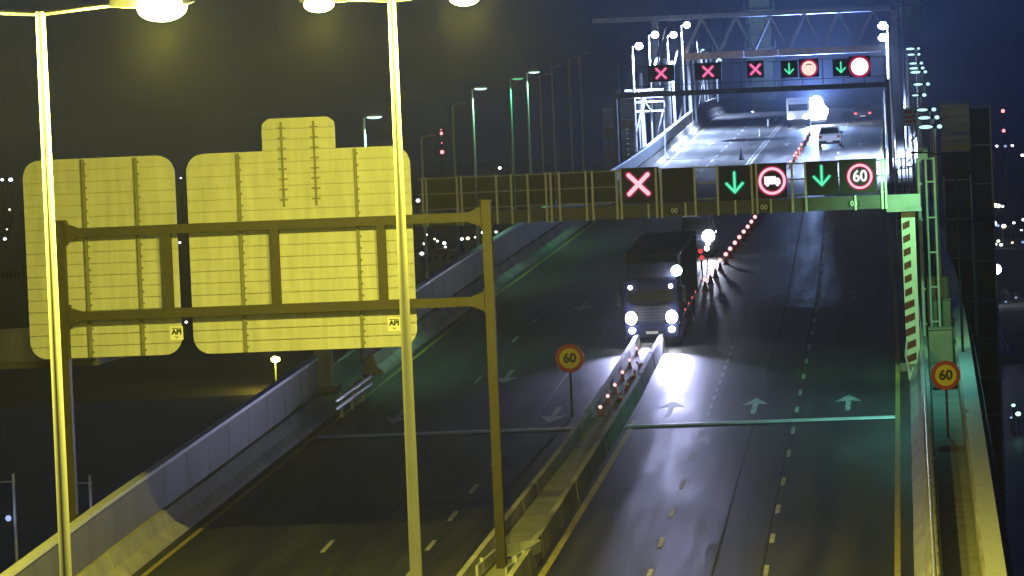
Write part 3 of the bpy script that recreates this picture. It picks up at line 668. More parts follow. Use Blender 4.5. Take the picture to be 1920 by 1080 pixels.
fl = thing('floodlight', 'pale floodlight box on top of the green-lit ladder', 'floodlight', (.62, 184.6, RZ(185) + 8.62))
MB().prism([(-.05, 0), (-.42, -.1), (-.42, .28), (-.05, .42)], 'x', -.22, .2).build('housing', M['corrug'], fl)
MB().tube((0, .05, -.1), (0, .05, .1), .06, n=8).build('bracket', M['galv'], fl)
gl = lamp_light('flood_beam', 'SPOT', (.3, 175, RZ(175) + 9.25), 1900, (.33, 1.0, .42), None, .15, 110, .8, (R_(50), 0, R_(4)))
lamp_light('lamp_light', 'SPOT', (.15, 168, RZ(168) + 9.3), 2000, (.22, 1.0, .78), None, .15, 150, 1.0)  # loose spot without a lamp body, added to tint the right lane
gp = thing('lamp_post', 'slim dark post with green lamp leaning over the right walkway', 'lamp post', (1.9, 175, RZ(175)))
MB().tube((0, 0, 0), (0, 0, 9.2), .06, .045, 8).build('pole', M['plastic'], gp); MB().tube((0, 0, 9.2), (-1.3, 0, 9.45), .035, n=6).build('arm', M['plastic'], gp); MB().box(-1.8, -1.3, -.12, .12, 9.40, 9.5).build('lamp_head', M['plastic'], gp)
# walkway cabinets
for k, (x, y, sx, sy, h, nm) in enumerate(((1.05, 181, .5, 1.6, 1.5, 'low wide'), (1.15, 186.5, .42, 1.2, 2.2, 'tall'), (1.05, 173, .45, 2.6, .8, 'flat'), (1.1, 193, .5, 1.6, 2.6, 'rear and tallest'))):
    t = thing('cabinet', '%s green-lit equipment cabinet on the right walkway' % nm, 'cabinet', (x, y, RZ(y) + .10), 0, 'equipment cabinets on the right walkway')
    bevelled(-sx, sx, -sy / 2, sy / 2, 0, h, 'body', M['cabinet'], t, .03, 1)
    MB().box(-sx - .02, sx + .02, -sy / 2 - .04, sy / 2 + .04, h + .002, h + .05).build('lid', M['cabinet'], t)
    MB().box(-sx * .9, -.02, -sy / 2 - .018, -sy / 2 - .002, .1, h - .1).build('door', M['cabinet'], t); MB().box(.02, sx * .9, -sy / 2 - .018, -sy / 2 - .002, .1, h - .1).build('door', M['cabinet'], t)
# crumpled white tape on barrier
tp = thing('delineator_post', 'bent white marker strip hanging on the right barrier below the striped leg', 'marker', (-.32, 176.5, RZ(176.5)))
MB().path([(-.04, 0, 1.6), (-.12, 0, 1.0), (-.02, .1, .45), (.02, .05, -.0)], .05, 6).build('strip', M['white'], tp)
MB().path([(.02, .05, .05), (.18, .1, .5)], .035, 6).build('tail', M['white'], tp)

# ------------------------------------------------------------------ scaffold towers, boards
def scaffold(name, label, x0, x1, y0, y1, zb, zt, boards, nets, cat='scaffold'):
    t = thing(name, label, cat, ((x0 + x1) / 2, y0, zb)); cx = (x0 + x1) / 2; H = zt - zb; hw = (x1 - x0) / 2; D = y1 - y0
    for x in (-hw, hw):
        for y in (0, D): MB().tube((x, y, 0), (x, y, H), .06, n=6).build('standard', M['galv'], t)
    n = int(H / 2)
    for k in range(n + 1):
        z = k * H / n
        MB().tube((-hw, -.07, z), (hw, -.07, z), .035, n=6).build('ledger', M['galv'], t)
    for a, b in nets: MB().box(-hw + .05, hw - .05, -.02, .02, a - zb, b - zb - .02).build('netting', M['net'], t); MB().box(hw - .02, hw + .02, .03, D, a - zb, b - zb - .02).build('netting', M['net'], t); MB().box(-hw - .02, -hw + .02, .03, D, a - zb, b - zb - .02).build('netting', M['net'], t)
    for a, b, m_ in boards:
        q = a
        while q < b - .05:
            e = min(q + .42, b)
            MB().box(-hw - .05, hw + .05, -.17, -.12, q - zb, e - zb - .04).build('board', M[m_], t); q += .42
    return t
gS = RZ(225)
scaffold('scaffold_tower', 'tall dark scaffold tower clad in slatted boards and netting right of the bridge', 1.78, 3.2, 225, 228, -28, 21.2, [(19.2, 21.1, 'corrug'), (18.6, 19.2, 'olive'), (17.35, 18.6, 'net')], [(-27, 18.5)])
scaffold('scaffold_tower', 'outer scaffold tower wrapped in plain dark netting at the right picture edge', 3.3, 4.35, 226, 229, -28, 20.9, [], [(-27, 20.8)])
# left slatted boards
for k, (px0, px1, Y, h0, h1) in enumerate(((1134, 1155, 340, .6, 5.6), (1168, 1190, 341, 1.4, 6.2))):
    X0 = (px0 - 1701) * Y / 8000; X1 = (px1 - 1701) * Y / 8000
    t = scaffold('scaffold_tower', ('narrow slatted board scaffold at the far left of the bridge', 'narrow slatted board scaffold beside the short white mast')[k], X0, X1, Y, Y + 1.5, RZ(Y) - 2, RZ(Y) + h1 + .05, [(RZ(Y) + h1 - 1.6, RZ(Y) + h1, 'corrug'), (RZ(Y) + h1 - 2.4, RZ(Y) + h1 - 1.6, 'olive'), (RZ(Y) + h0, RZ(Y) + h1 - 2.4, 'corrug')], [])
bb = thing('sign_board', 'wide white-framed lattice board behind the white masts', 'board', (-22.35, 366, RZ(366)))
for z in (4.3, 5.1, 5.5, 6.1): MB().box(-1.6, 1.6, -.06, .06, z - .07, z + .07).build('slat', M['cable'], bb)
for x in (-1.6, -.5, .55, 1.6): MB().box(x - .06, x + .06, .07, .15, 0, 6.2).build('upright', M['galv'], bb)
MB().bar((-.5, -.07, 6.0), (.5, -.07, 4.4), .1, .04).build('brace', M['cable'], bb)
rw = thing('warning_board', 'red and white striped board on the right edge beyond the ladder', 'board', (.2, 262, RZ(262)))
MB().box(-.46, .52, -.03, .03, 6.4, 7.5).build('panel', M['cable'], rw)
for z in (6.62, 6.9, 7.18): MB().box(-.36, .3, -.045, -.034, z, z + .13).build('stripe', M['signred'], rw)
for x in (-.4, .45): MB().tube((x, .08, 0), (x, .08, 7.5), .04, n=6).build('leg', M['galv'], rw)
# clutter scaffold between road and ladder
cs = thing('scaffold', 'low cluttered scaffold of pale tubes and boards behind the gantry end', 'scaffold', (-.35, 250, RZ(250)))
for i in range(4):
    for y in (0, 3): MB().tube((-.5 + .42 * i, y, 0), (-.5 + .42 * i + random.uniform(-.05, .05), y, 5.6 - .5 * i), .035, n=6).build('standard', M['cable'], cs)
for k in range(8):
    MB().tube((-.55, -.05, .8 + .6 * k), (.85 - .08 * k, -.05, .85 + .6 * k), .03, n=6).build('ledger', M['cable'], cs)
    if k % 2: MB().bar((-.5, -.1, .6 * k), (.6, -.1, .6 * k + .9), .12, .04).build('brace', M['corrug'], cs)
    if k % 3 == 0: MB().box(-.3, .6, .2, 1.6, .9 + .6 * k, .96 + .6 * k).build('board', M['corrug'], cs)
for k in range(6):
    t = thing('delineator_post', 'slim white marker post on the right edge, %s from the near gantry' % ORD[k], 'marker', (RE(292 + 20 * k) + .42, 292 + 20 * k, RZ(292 + 20 * k)), 0, 'marker posts on the right edge')
    MB().tube((0, 0, 0), (0, 0, 5.0), .05, n=6).build('post', M['cable'], t); MB().box(-.07, .07, -.08, -.055, 1.2, 3.8).build('reflector', M['white'], t)

# ------------------------------------------------------------------ fixed 60 signs
def sixty_sign(x, y, zc, d, label):
    t = thing('speed_sign', label, 'speed sign', (x, y, RZ(y)), 0, 'round 60 signs')
    MB().tube((0, .06, .0), (0, .06, zc + .3), .045, n=8).build('post', M['gantry'], t)
    p = disc(d / 2, 0, .03).build('rim', M['signred'], t, (0, 0, zc))
    disc(d * .36, -.012, -.002).build('face', M['signyellow'], p)
    lettering('lettering', '60', d * .46, M['ink'], p, (0, -.016, 0), .002, .022)
    MB().box(-.12, .12, .031, .06, -.25, -.18).build('clamp', M['galv'], p)
sixty_sign(-13.64, 168, 2.31, 1.13, 'yellow and red round 60 sign left of the truck')
sixty_sign(1.05, 157, 2.35, 1.08, 'yellow and red round 60 sign on the right walkway')

# ------------------------------------------------------------------ vehicles
def wheel(parent, x, y, r, w_):
    wv = MB().tube((x - w_ / 2, y, r), (x + w_ / 2, y, r), r, n=20).build('wheel', M['tyre'], parent)
    MB().tube((x - w_ / 2 - .01, y, r), (x + w_ / 2 + .01, y, r), r * .55, n=14).build('rim', M['chrome'], wv)
# articulated truck (front faces the camera, -Y)
tk = thing('truck', 'dark articulated truck with blazing headlights driving towards the camera', 'truck', (-11.87, 193.2, RZ(193.2) + .006)); tk.rotation_euler = (R_(2.9), 0, R_(-.3))
me = MB().loft([[(-1.23, y, z0_), (1.23, y, z0_), (1.23, y + a, z1_), (-1.23, y + a, z1_)] for y, a, z0_, z1_ in ((0.0, .18, .95, 3.05), (2.2, 0, .95, 3.05))]).mesh('cab', M['truckcab'])
bm = bmesh.new(); bm.from_mesh(me); bmesh.ops.bevel(bm, geom=list(bm.edges), offset=.12, segments=3, affect='EDGES'); bm.to_mesh(me); bm.free(); cab = link('cab', me, tk)
me = MB().loft([[(-1.12, y, 3.0), (1.12, y, 3.0), (1.12, y, z), (-1.12, y, z)] for y, z in ((.35, 3.15), (1.2, 3.75), (2.1, 3.95))]).mesh('roof_deflector', M['trailer'])
link('roof_deflector', me, tk)
MB().add([(-1.08, -.005, 2.05), (1.08, -.005, 2.05), (1.02, .125, 2.86), (-1.02, .125, 2.86)], [(0, 1, 2, 3)]).build('windscreen', M['glass'], cab, (0, .06, 0))
MB().box(-.82, .82, -.03, .02, 1.15, 1.92).build('grille', M['plastic'], cab)
for k in range(5): MB().box(-.78, .78, -.055, -.032, 1.22 + .14 * k, 1.27 + .14 * k).build('grille_bar', M['chrome'], cab)
bevelled(-1.24, 1.24, -.14, .3, .42, 1.05, 'bumper', M['truckcab'], tk, .06, 2)
MB().box(-.27, .27, -.155, -.142, .62, .74).build('number_plate', M['white'], tk)
for s in (-1, 1):
    MB().bar((s * 1.22, .5, 2.75), (s * 1.5, .35, 2.75), .05, .05).build('mirror_arm', M['plastic'], cab); bevelled(s * 1.5 - .1, s * 1.5 + .1, .28, .42, 1.95, 2.7, 'mirror', M['plastic'], cab, .03, 1)
    hb = bevelled(s * .92 - .25, s * .92 + .25, -.2, -.05, 1.12, 1.62, 'headlight', M['plastic'], tk, .04, 1)
    MB().sphere((s * .92, -.22, 1.37), .26, 14, 8, 1.15).build('lens', E_['head'], hb)
    MB().sphere((s * .90, -.17, .80), .15, 12, 8, .9).build('low_glare', E_['head'], tk)  # lower spheres added only to stretch the headlight glare downwards
    MB().sphere((s * .92, .02, 2.75), .10, 10, 6).build('marker_lamp', E_['marker'], cab)
    for y in (1.3, 4.6, 5.5): wheel(tk, s * 1.02, y, .5, .38)
    MB().box(s * .82 - .42, s * .82 + .42, .7, .75, .35, .95).build('mud_flap', M['plastic'], tk)
    lamp_light('headlight_beam', 'SPOT', (s * .92, -.62, 1.37), 6500, (.56, .58, 1.0), tk, .12, 56, 1.0, (R_(90 - 5), 0, math.pi))
rl = MB().sphere((1.2, .3, 3.42), .24, 14, 8).build('roof_lamp_and_glare', E_['headcyan'], tk)
tl = bevelled(-1.28, 1.28, 2.5, 15.8, 1.15, 4.05, 'trailer', M['trailer'], tk, .05, 1)
MB().box(-1.0, 1.0, 2.44, 2.49, 1.6, 3.9).build('front_panel', M['trailer'], tl)
for s in (-1, 1):
    for z in (1.17, 4.03): MB().box(s * 1.285 - .015, s * 1.285 + .015, 2.52, 15.78, z - .06, z + .06).build('trailer_rail', M['galv'], tl)
    for k in range(3): wheel(tk, s * 1.02, 11.2 + 1.3 * k, .5, .38)
    for k in range(4): MB().box(s * 1.29 - .015, s * 1.29 + .015, 4 + k * 3, 4.12 + k * 3, 1.25, 1.33).build('side_marker', E_['tail'], tl)

def car(name, label, cat, x, y, rz, paint, wid=1.8, hgt=1.5, L=4.3, van=False, lights='rear', tail='tail'):
    t = thing(name, label, cat, (x, y, RZ(y) + .006), rz); t.rotation_euler = (R_(2.2) if abs(rz) < 1 else R_(-2.2), 0, rz)
    hw = wid / 2; belt = hgt * (.62 if not van else .55)
    # body: front at -Y
    def ring_(y_, w_, z0_, z1_): 
        c = .07
        return [(-w_ + c, y_, z0_), (w_ - c, y_, z0_), (w_, y_, z0_ + c * 2), (w_ * .99, y_, z1_ - c), (w_ - c * 1.6, y_, z1_), (-w_ + c * 1.6, y_, z1_), (-w_ * .99, y_, z1_ - c), (-w_, y_, z0_ + c * 2)]
    bd = MB().loft([ring_(0, hw * .86, .28, belt * .80), ring_(.25, hw * .97, .22, belt * .92), ring_(1.1, hw, .2, belt), ring_(L - .35, hw, .2, belt * 1.03), ring_(L - .06, hw * .97, .25, belt), ring_(L, hw * .92, .32, belt * .9)], True).build('body', paint, t)
    f0, f1, r1, r0 = (.35, .9, L - .15, L - .05) if van else (1.05, 1.75, L - 1.05, L - .25)
    cb = MB().loft([[(-w_, y_, z) for w_, y_, z in ((hw * .93, f0, belt - .05), (-hw * .93, f0, belt - .05), (-hw * .93, r0, belt - .05), (hw * .93, r0, belt - .05))],
                    [(-w_, y_, z) for w_, y_, z in ((hw * .76, f1, hgt), (-hw * .76, f1, hgt), (-hw * .76, r1, hgt), (hw * .76, r1, hgt))]]).build('cabin', paint, t)
    def quad(nm, ya, za, wa, yb, zb, wb): MB().add([(-wa, ya, za), (wa, ya, za), (wb, yb, zb), (-wb, yb, zb)], [(0, 1, 2, 3)]).build(nm, M['glass'], cb)
    k0, k1 = .12, .88
    q = lambda a, b, k: a + (b - a) * k
    quad('windscreen', q(f0, f1, k0) - .012, q(belt - .05, hgt, k0), hw * .86, q(f0, f1, k1) - .012, q(belt - .05, hgt, k1), hw * .72)
    quad('rear_window', q(r0, r1, k0) + .012, q(belt - .05, hgt, k0 + .08), hw * .84, q(r0, r1, k1) + .012, q(belt - .05, hgt, k1), hw * .70)
    for s in (-1, 1):
        MB().add([(s * (hw * .905 + .012), q(f0, r0, .16), belt + .02), (s * (hw * .905 + .012), q(f0, r0, .9), belt + .02), (s * (hw * .785 + .012), q(f1, r1, .86), hgt - .09), (s * (hw * .785 + .012), q(f1, r1, .1), hgt - .09)], [(0, 1, 2, 3)]).build('side_window', M['glass'], cb)
        bevelled(s * hw * 1.02 - .1, s * hw * 1.02 + .1, f0 + .25, f0 + .4, belt, belt + .16, 'mirror', M['plastic'], t, .03, 1)
        for y_ in (.8, L - .8): wheel(t, s * (hw - .12), y_, .32, .2)
        hl = MB().sphere((s * hw * .68, .06, belt * .66), .14, 10, 6, .8).build('headlight', E_['head'] if lights == 'front' else M['chrome'], t)
        MB().box(s * hw * .78 - .13, s * hw * .78 + .13, L - .05, L + .02, belt * .72, belt * .92).build('tail_lamp', E_[tail] if lights == 'rear' else M['signred'], t)
    MB().box(-hw * .9, hw * .9, L - .05, L + .06, .3, .52).build('rear_bumper', M['plastic'], t)
    MB().box(-hw * .9, hw * .9, -.06, .06, .3, .5).build('front_bumper', M['plastic'], t)
    MB().box(-.26, .26, L + .062, L + .07, .40, .52).build('number_plate', M['white'], t)
    return t
PI = math.pi
# vehicles driving away are turned by PI (their rear faces the camera)
car('car', 'white hatchback seen from behind on the bridge, right of the beacon line', 'car', -6.9, 379 + 4.3, PI, M['whitecar'], 2.05, 1.7, 4.3, lights='off')
car('car', 'dark saloon with red tail lamps ahead on the right of the bridge', 'car', -4.45, 434 + 4.4, PI, M['darkcar'], 1.85, 1.45, 4.4)
v = car('van', 'oncoming van behind the truck with one glaring headlight in view', 'van', -12.35, 245.5, 0, M['darkcar'], 2.0, 2.3, 5.2, True, 'front')
MB().sphere((.72, -.05, 1.25), .36, 14, 8).build('headlight', E_['head'], v); lamp_light('headlight_beam', 'SPOT', (.72, -.4, 1.2), 2000, (.7, .76, 1), v, .12, 60, .9, (R_(84), 0, PI))
# works truck on the crest with full beam lamps
wt = thing('works_truck', 'white box truck facing the camera at the crest, beside the glaring lamps', 'truck', (-10.7, 424, RZ(424)))
bevelled(-1.15, 1.15, 0, 1.8, .6, 2.5, 'cab', M['whitecar'], wt, .12, 2); bevelled(-1.2, 1.2, 1.9, 6.5, .8, 2.95, 'box_body', M['whitecar'], wt, .05, 1)
MB().box(-.95, .95, -.02, -.004, 1.65, 2.3).build('windscreen', M['glass'], wt); bevelled(-1.18, 1.18, -.1, .3, .4, .8, 'bumper', M['plastic'], wt, .04, 1)
for s in (-1, 1):
    for yy in (1.0, 5.2): wheel(wt, s * .95, yy, .42, .3)
    MB().sphere((s * .8, -.05, 1.0), .17, 10, 6).build('headlight', E_['head'], wt)
bv = car('van', 'oncoming van hidden behind blinding full-beam headlights at the crest', 'van', -8.95, 428, 0, M['whitecar'], 1.9, 2.1, 4.9, True, 'front')
for s in (-1, 1): MB().sphere((s * .55, -.1, 1.35), .56, 14, 8, 1.1).build('headlight', E_['headhuge'], bv)  # oversized spheres, headlight glare built as glowing balls
MB().sphere((0, .2, 2.3), .62, 14, 8, .9).build('roof_lamp_and_glare', E_['headhuge'], bv)  # sphere added to make the glare blob taller
lamp_light('headlight_beam', 'SPOT', (0, -.9, 1.35), 70000, (.30, .48, 1.0), bv, .3, 70, 1.0, (R_(86), 0, PI))
lamp_light('glare_beam', 'SPOT', (0, -.6, 2.3), 360000, (.20, .36, 1.0), bv, .3, 27, .1, (R_(104.2), 0, PI))  # narrow beam added to make the haze glow towards the camera

# ------------------------------------------------------------------ beacons, cones, markers
gB = 'red beacons on cones along the lane closure'
proto = thing('warning_beacon', 'x', 'beacon', (0, 0, 0), 0, gB)
MB().tube((0, 0, 0.03), (0, 0, .46), .15, .05, 10).build('cone', M['orange'], proto); MB().box(-.19, .19, -.19, .19, 0, .03).build('base', M['plastic'], proto)
MB().sphere((0, .03, .58), .14, 10, 8).build('lens_halo', E_['redlens_halo'], proto); MB().sphere((0, -.08, .58), .115, 10, 8).build('lens', E_['beacon'], proto)  # outer red sphere paints the halo round the beacon lens
led = [(-9.90, 272.7), (-9.97, 268), (-10.03, 263.2), (-10.11, 258.6), (-10.19, 253.7), (-10.27, 248.9), (-10.35, 244), (-10.42, 239.6), (-10.55, 235), (-10.63, 230.6), (-10.70, 226.3), (-10.79, 222), (-10.97, 213.1)]
led2 = [(-9.45, 343.5), (-9.39, 353.2), (-9.36, 358), (-9.29, 365.4), (-9.26, 373), (-9.24, 383.8), (-9.2, 394), (-9.2, 404)]
led = led[::-1]
for k, (x, y) in enumerate(led):
    lab = 'red cone beacon in the curving line right of the truck, %s from truck' % ORD[k]
    if k == 0: proto.location = (x, y, RZ(y)); proto['label'] = lab
    else: copy_tree(proto, (x, y, RZ(y)), None, lab)
for k, (x, y) in enumerate(led2): copy_tree(proto, (x, y, RZ(y)), None, 'red beacon on a cone beyond the near gantry, %s counting away from it' % ORD[k])
for k, y in enumerate((165.2, 168.8, 172.6, 177.2, 181.8, 186.5)):
    o = copy_tree(proto, (MC(y) - .22, y, RZ(y) + .32), None, 'red beacon standing between the median rails, %s from the green trough' % ORD[k]); o['group'] = 'beacons between the median rails'; o.scale = (.62, .62, .62)
for k, y in enumerate((169.6, 174, 178, 182.5)):
    t = thing('traffic_cone', 'striped cone lying between the median rails, %s from the green trough' % ORD[k], 'traffic cone', (MC(y) + .2, y, RZ(y) + .32), 0, 'cones between the median rails')
    t.scale = (.7, .7, .7); t.rotation_euler = (R_(random.uniform(-25, 70)), R_(random.uniform(-30, 30)), random.uniform(0, 6)); MB().tube((0, 0, .03), (.04, 0, .6), .15, .03, 10).build('cone', M['orange'], t); MB().tube((.012, 0, .22), (.022, 0, .38), .119, .085, 10).build('white_band', M['white'], t); MB().box(-.2, .2, -.2, .2, 0, .03).build('base', M['plastic'], t)
t = thing('traffic_cone', 'lone dark traffic cone on the far left lane of the bridge', 'traffic cone', (-14.05, 361, RZ(361) + .006))
MB().tube((0, 0, .05), (0, 0, .95), .22, .05, 10).build('cone', M['plastic'], t); MB().box(-.3, .3, -.3, .3, 0, .05).build('base', M['plastic'], t)
for k, (px, py, Y) in enumerate(((1426, 250, 405), (1442, 231, 428), (1456, 221, 440))):
    t = thing('marker_post', 'white marker post left of the works truck, %s from the camera' % ORD[k], 'marker', ((px - 1701) * Y / 8000, Y, RZ(Y) + .006), 0, 'white marker posts near the works truck')
    MB().tube((0, 0, .05), (0, 0, .75), .12, .09, 10).build('post', M['white'], t); MB().box(-.18, .18, -.18, .18, 0, .05).build('base', M['plastic'], t)
t = thing('barrier_block', 'white plastic barrier block lit up beside the truck trailer', 'barrier', (-10.85, 205, RZ(205) + .006))
MB().prism([(-.3, 0), (.3, 0), (.16, .9), (-.16, .9)], 'y', -.5, .5).build('block', M['white'], t); MB().tube((0, 0, .9), (0, 0, 1.35), .07, n=8).build('marker', M['white'], t); MB().sphere((0, -.05, 1.4), .15, 10, 6).build('lamp', E_['marker'], t)
for k, (px, py, Y) in enumerate(((1306, 488, 236), (1308, 503, 231), (1318, 478, 238))):
    t = thing('warning_lamp', '%s warning lamp on a post behind the truck trailer' % ('upper red', 'lower red', 'white')[k], 'warning lamp', ((px - 1701) * Y / 8000, Y, RZ(Y) + .006), 0, 'warning lamps behind the truck')
    MB().tube((0, 0, 0), (0, 0, .95), .04, n=6).build('post', M['plastic'], t); MB().sphere((0, -.05, 1.05), .14, 10, 6).build('lens', E_['redlens_halo' if k < 2 else 'marker'], t)

# ------------------------------------------------------------------ beyond the bridge
rm = thing('ramp_viaduct', 'yellow-lit concrete ramp parapet passing behind the left sign', 'viaduct')
MB().loft([[(x, 135 + dy, 13.75 - .012 * (x + 30)), (x, 135.3 + dy, 13.75 - .012 * (x + 30)), (x, 135.3 + dy, 14.8 + .006 * (x + 30)), (x, 135 + dy, 14.8 + .006 * (x + 30))] for x, dy in ((-60, -6), (-40, -2), (-26.2, 0))]).build('parapet', M['concrete'], rm)
MB().loft([[(x, 135.32 + dy, 13.5), (x, 141 + dy, 13.5), (x, 141 + dy, 13.9), (x, 135.32 + dy, 13.9)] for x, dy in ((-60, -6), (-40, -2), (-26.2, 0))]).build('slab', M['dconcrete'], rm)
for x in (-36, -50): MB().box(x - .7, x + .7, 137, 139, -28, 13.48).build('pillar', M['dconcrete'], rm)
for k, (x, y, zt_, h) in enumerate(((-34.9, 162, 9.6, 6), (-31.9, 162, 9.45, 4.5))):
    t = thing('mast', ('tall thin white mast at the lower left picture edge', 'short white mast with cross-arm left of the gantry post')[k], 'mast', (x, y, -27.5))
    MB().tube((0, 0, 0), (0, 0, zt_ + 27.5 - 1.5), .12, .06, 8).build('pole', M['white'], t); MB().tube((-.5, 0, zt_ + 27.5 - 1.8), (.1, 0, zt_ + 27.5 - 1.8), .025, n=6).build('cross_arm', M['white'], t)
    MB().sphere((-.22, -.2, zt_ + 27.5 - 3.2), .12, 10, 6).build('lamp', E_['cityblue'], t)
    lamp_light('mast_light', 'POINT', (-.1, -.9, zt_ + 27.5 - 3.0), 8, (.45, .5, 1), t, .1)
# distant city lamps: (px, py, ground distance, size, glow)
def at_px(px, py, Y):
    q = cam_o.matrix_world.to_3x3() @ Vector(((px - 960) / 8000, -(py - 540) / 8000, -1)); return Vector((0, 0, 20.2)) + q * (Y / q.y)
clusters = {
 'between the wide sign and the gantry post': [(799, 440, 'citywhite', 5), (796, 457, 'citywhite', 6), (791, 475, 'citywhite', 8), (815, 448, 'citywarm', 4), (820, 452, 'citywarm', 5), (833, 456, 'citywhite', 7), (835, 463, 'citywarm', 5), (866, 448, 'citywhite', 6), (877, 447, 'citywarm', 7), (891, 445, 'citywarm', 4), (905, 436, 'citywhite', 6), (930, 435, 'citywhite', 5)],
 'seen through the near gantry screens': [(784, 376, 'citywhite', 8), (861, 360, 'citywhite', 5), (862, 371, 'citywhite', 10), (937, 315, 'citywhite', 6), (957, 362, 'citywhite', 6), (1036, 367, 'citywhite', 6), (1080, 382, 'citywhite', 8), (1103, 362, 'citywhite', 4), (1129, 342, 'citywhite', 7)],
 'left of the big signs': [(4, 337, 'citywhite', 6), (20, 337, 'citywhite', 8), (18, 393, 'citywarm', 4), (13, 430, 'citywarm', 3), (9, 448, 'citywhite', 6)],
 'in the gap between the two big signs': [(339, 334, 'citywhite', 3), (337, 455, 'citywhite', 5), (349, 604, 'citywhite', 5)],
 'below the left sign': [(236, 676, 'citywarm', 3), (275, 678, 'citywarm', 6), (258, 672, 'citywarm', 4)],
 'right of the netted towers': [(1854, 274, 'cityblue', 5), (1869, 274, 'citywhite', 5), (1885, 274, 'cityblue', 6), (1898, 273, 'citywhite', 5), (1917, 291, 'citywhite', 6), (1855, 289, 'cityblue', 4), (1865, 385, 'citywarm', 10), (1872, 386, 'citywarm', 9), (1880, 387, 'citywhite', 5), (1863, 419, 'citywhite', 12), (1871, 423, 'cityblue', 7), (1882, 424, 'citywarm', 9), (1864, 432, 'cityblue', 5), (1901, 418, 'citywhite', 5), (1915, 431, 'citywhite', 4), (1919, 412, 'citywhite', 6), (1852, 455, 'citywarm', 6), (1860, 450, 'citywhite', 6), (1866, 458, 'citywhite', 7), (1872, 452, 'citywarm', 6), (1877, 459, 'citywhite', 6), (1875, 468, 'citywhite', 5), (1898, 455, 'citywarm', 4), (1918, 454, 'cityblue', 6), (1866, 563, 'citywhite', 4), (1886, 566, 'cityblue', 4), (1905, 558, 'cityblue', 4)],
 'low on the water at the right edge': [(1862, 783, 'citygreen', 6), (1896, 783, 'cityblue', 5), (1909, 776, 'citygreen', 10), (1900, 760, 'citygreen', 7)],
}
CN = {'citywhite': 'white', 'citywarm': 'warm yellow', 'citygreen': 'green', 'cityblue': 'bluish'}
for where, pts in clusters.items():
    pts = sorted(pts); cnt = {}
    for px, py, glow, s in pts:
        if 'water' in where: Yg = 640 + (px % 7)
        else: Yg = 1050 if py > 540 else (1500 if py > 400 else 2100)
        p = at_px(px, py, Yg); r = s * .5 * Yg / 8000
        k = cnt.get(glow, 0); cnt[glow] = k + 1
        same = sum(1 for q in pts if q[2] == glow)
        lab = ('only %s distant lamp %s' % (CN[glow], where)) if same == 1 else '%s %s distant lamp from left, %s' % (ORD[min(k, 23)], CN[glow], where)
        zg = -27.5 if Yg < 860 else -25
        t = thing('far_lamp', lab, 'street lamp', (p.x, p.y, zg), 0, 'distant lamps ' + where)
        MB().tube((0, 0, 0), (0, 0, p.z - zg - r * .6), max(.1, r * .12), n=6).build('pole', M['plastic'], t)
        MB().sphere((0, 0, p.z - zg), r, 10, 6, .8).build('lens', E_[glow], t)
for (px, pys, Y, lab) in ((830, (243, 250, 268, 285), 2600, 'thin mast with a column of red lights left of the near gantry'), (1884, (208, 245), 2600, 'thin mast with two red lights at the upper right')):
    b = at_px(px, 300, Y); t = thing('radio_mast', lab, 'mast', (b.x, Y, -25))
    top = at_px(px, pys[0] - 4, Y).z
    MB().tube((0, 0, 0), (0, 0, top + 25), .8, .3, 6).build('pole', M['plastic'], t)
    for q, r in zip(pys, (.35, .9, .35, 1.2) if len(pys) == 4 else (1.1, 1.0)):
        MB().sphere((0, -1, at_px(px, q, Y).z + 25), r, 8, 6).build('lamp', E_['cityred'], t)
def star(px, py, Y, glow, r, power, col, label):
    p = at_px(px, py, Y); t = thing('flood_mast', label, 'floodlight', (p.x, p.y, -25))
    MB().tube((0, 0, -3), (0, 0, p.z + 25 - .3), .25, .15, 8).build('pole', M['galv'], t); MB().box(-.9, .9, .2, .8, p.z + 24.6, p.z + 25.4).build('housing', M['galv'], t)
    MB().sphere((0, 0, p.z + 25), r, 12, 8).build('lens', E_[glow], t)
    lamp_light('mast_light', 'POINT', (0, -2, p.z + 25), power, col, t, .5)
star(1868, 505, 1040, 'white', 1.2, 1500, (.7, .82, 1), 'blazing white floodlight on the river bank at the right edge')
star(516, 674, 830, 'sodium', .62, 2500, SODIUM, 'starry yellow lamp below the bottom edge of the wide sign')
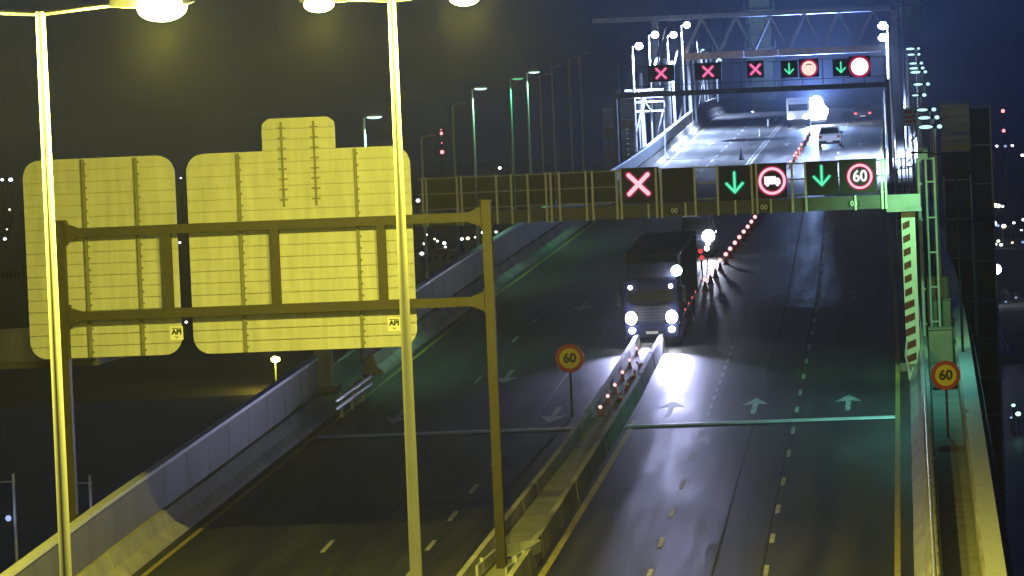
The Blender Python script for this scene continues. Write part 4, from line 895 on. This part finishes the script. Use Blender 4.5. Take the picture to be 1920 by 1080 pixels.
# low buildings on the far bank
for k, (px0, px1, py, Y) in enumerate(((1852, 1872, 560, 1060), (1874, 1892, 552, 1066), (1893, 1920, 566, 1060), (1880, 1919, 432, 1500), (0, 40, 500, 1450), (780, 860, 475, 1500), (870, 960, 455, 1560), (560, 700, 640, 1020))):
    a = at_px(px0, py, Y); b = at_px(px1, py, Y); t = thing('warehouse', 'low dim warehouse on the far bank, %s' % ('nearest the netted tower', 'tallest at the right edge', 'at the very right', 'behind the bright lamp cluster at right', 'left of the big signs', 'right of the wide sign', 'left of the near gantry post', 'hidden below the wide sign')[k], 'building', ((a.x + b.x) / 2, Y, -25), 0, 'far bank buildings')
    hw = (b.x - a.x) / 2; H = a.z + 25
    MB().box(-hw, hw, 0, 20, 0, H).build('wall', M['tin'], t); MB().prism([(-hw - .4, H + .01), (hw + .4, H + .01), (0, H + 1.6)], 'y', -.4, 20.4).build('roof', M['tin'], t)
    for q in range(5): MB().box(-hw * .85 + q * hw * .36, -hw * .85 + q * hw * .36 + hw * .2, -.12, -.02, H * .55, H * .8).build('window', M['glass'], t)
# pontoon lines on the river right edge
for k in range(2):
    a = at_px(1858 + 6 * k, 600 + 14 * k, 985); b = at_px(1893 - 14 * k, 668 - 6 * k, 838)
    a.z = -24.4; b.z = -25.6
    tag(MB().tube(a, b, .5, n=6).build('slipway_rail', M['corrug']), ('outer' if k else 'inner') + ' pale slipway rail running down the right bank to the water', 'rail', 'slipway rails')

# ------------------------------------------------------------------ haze
hm = bpy.data.materials.new('haze'); hm.use_nodes = True; hn = hm.node_tree
for x in list(hn.nodes): hn.nodes.remove(x)
pv = hn.nodes.new('ShaderNodeVolumePrincipled'); pv.inputs['Density'].default_value = HAZE; pv.inputs['Color'].default_value = (.9, .93, 1.0, 1); pv.inputs['Anisotropy'].default_value = .7
ho = hn.nodes.new('ShaderNodeOutputMaterial'); hn.links.new(pv.outputs[0], ho.inputs['Volume'])
hz = MB().box(-7200, 7200, -600, 9200, -31.5, 92).build('haze', hm); hz['kind'] = 'stuff'
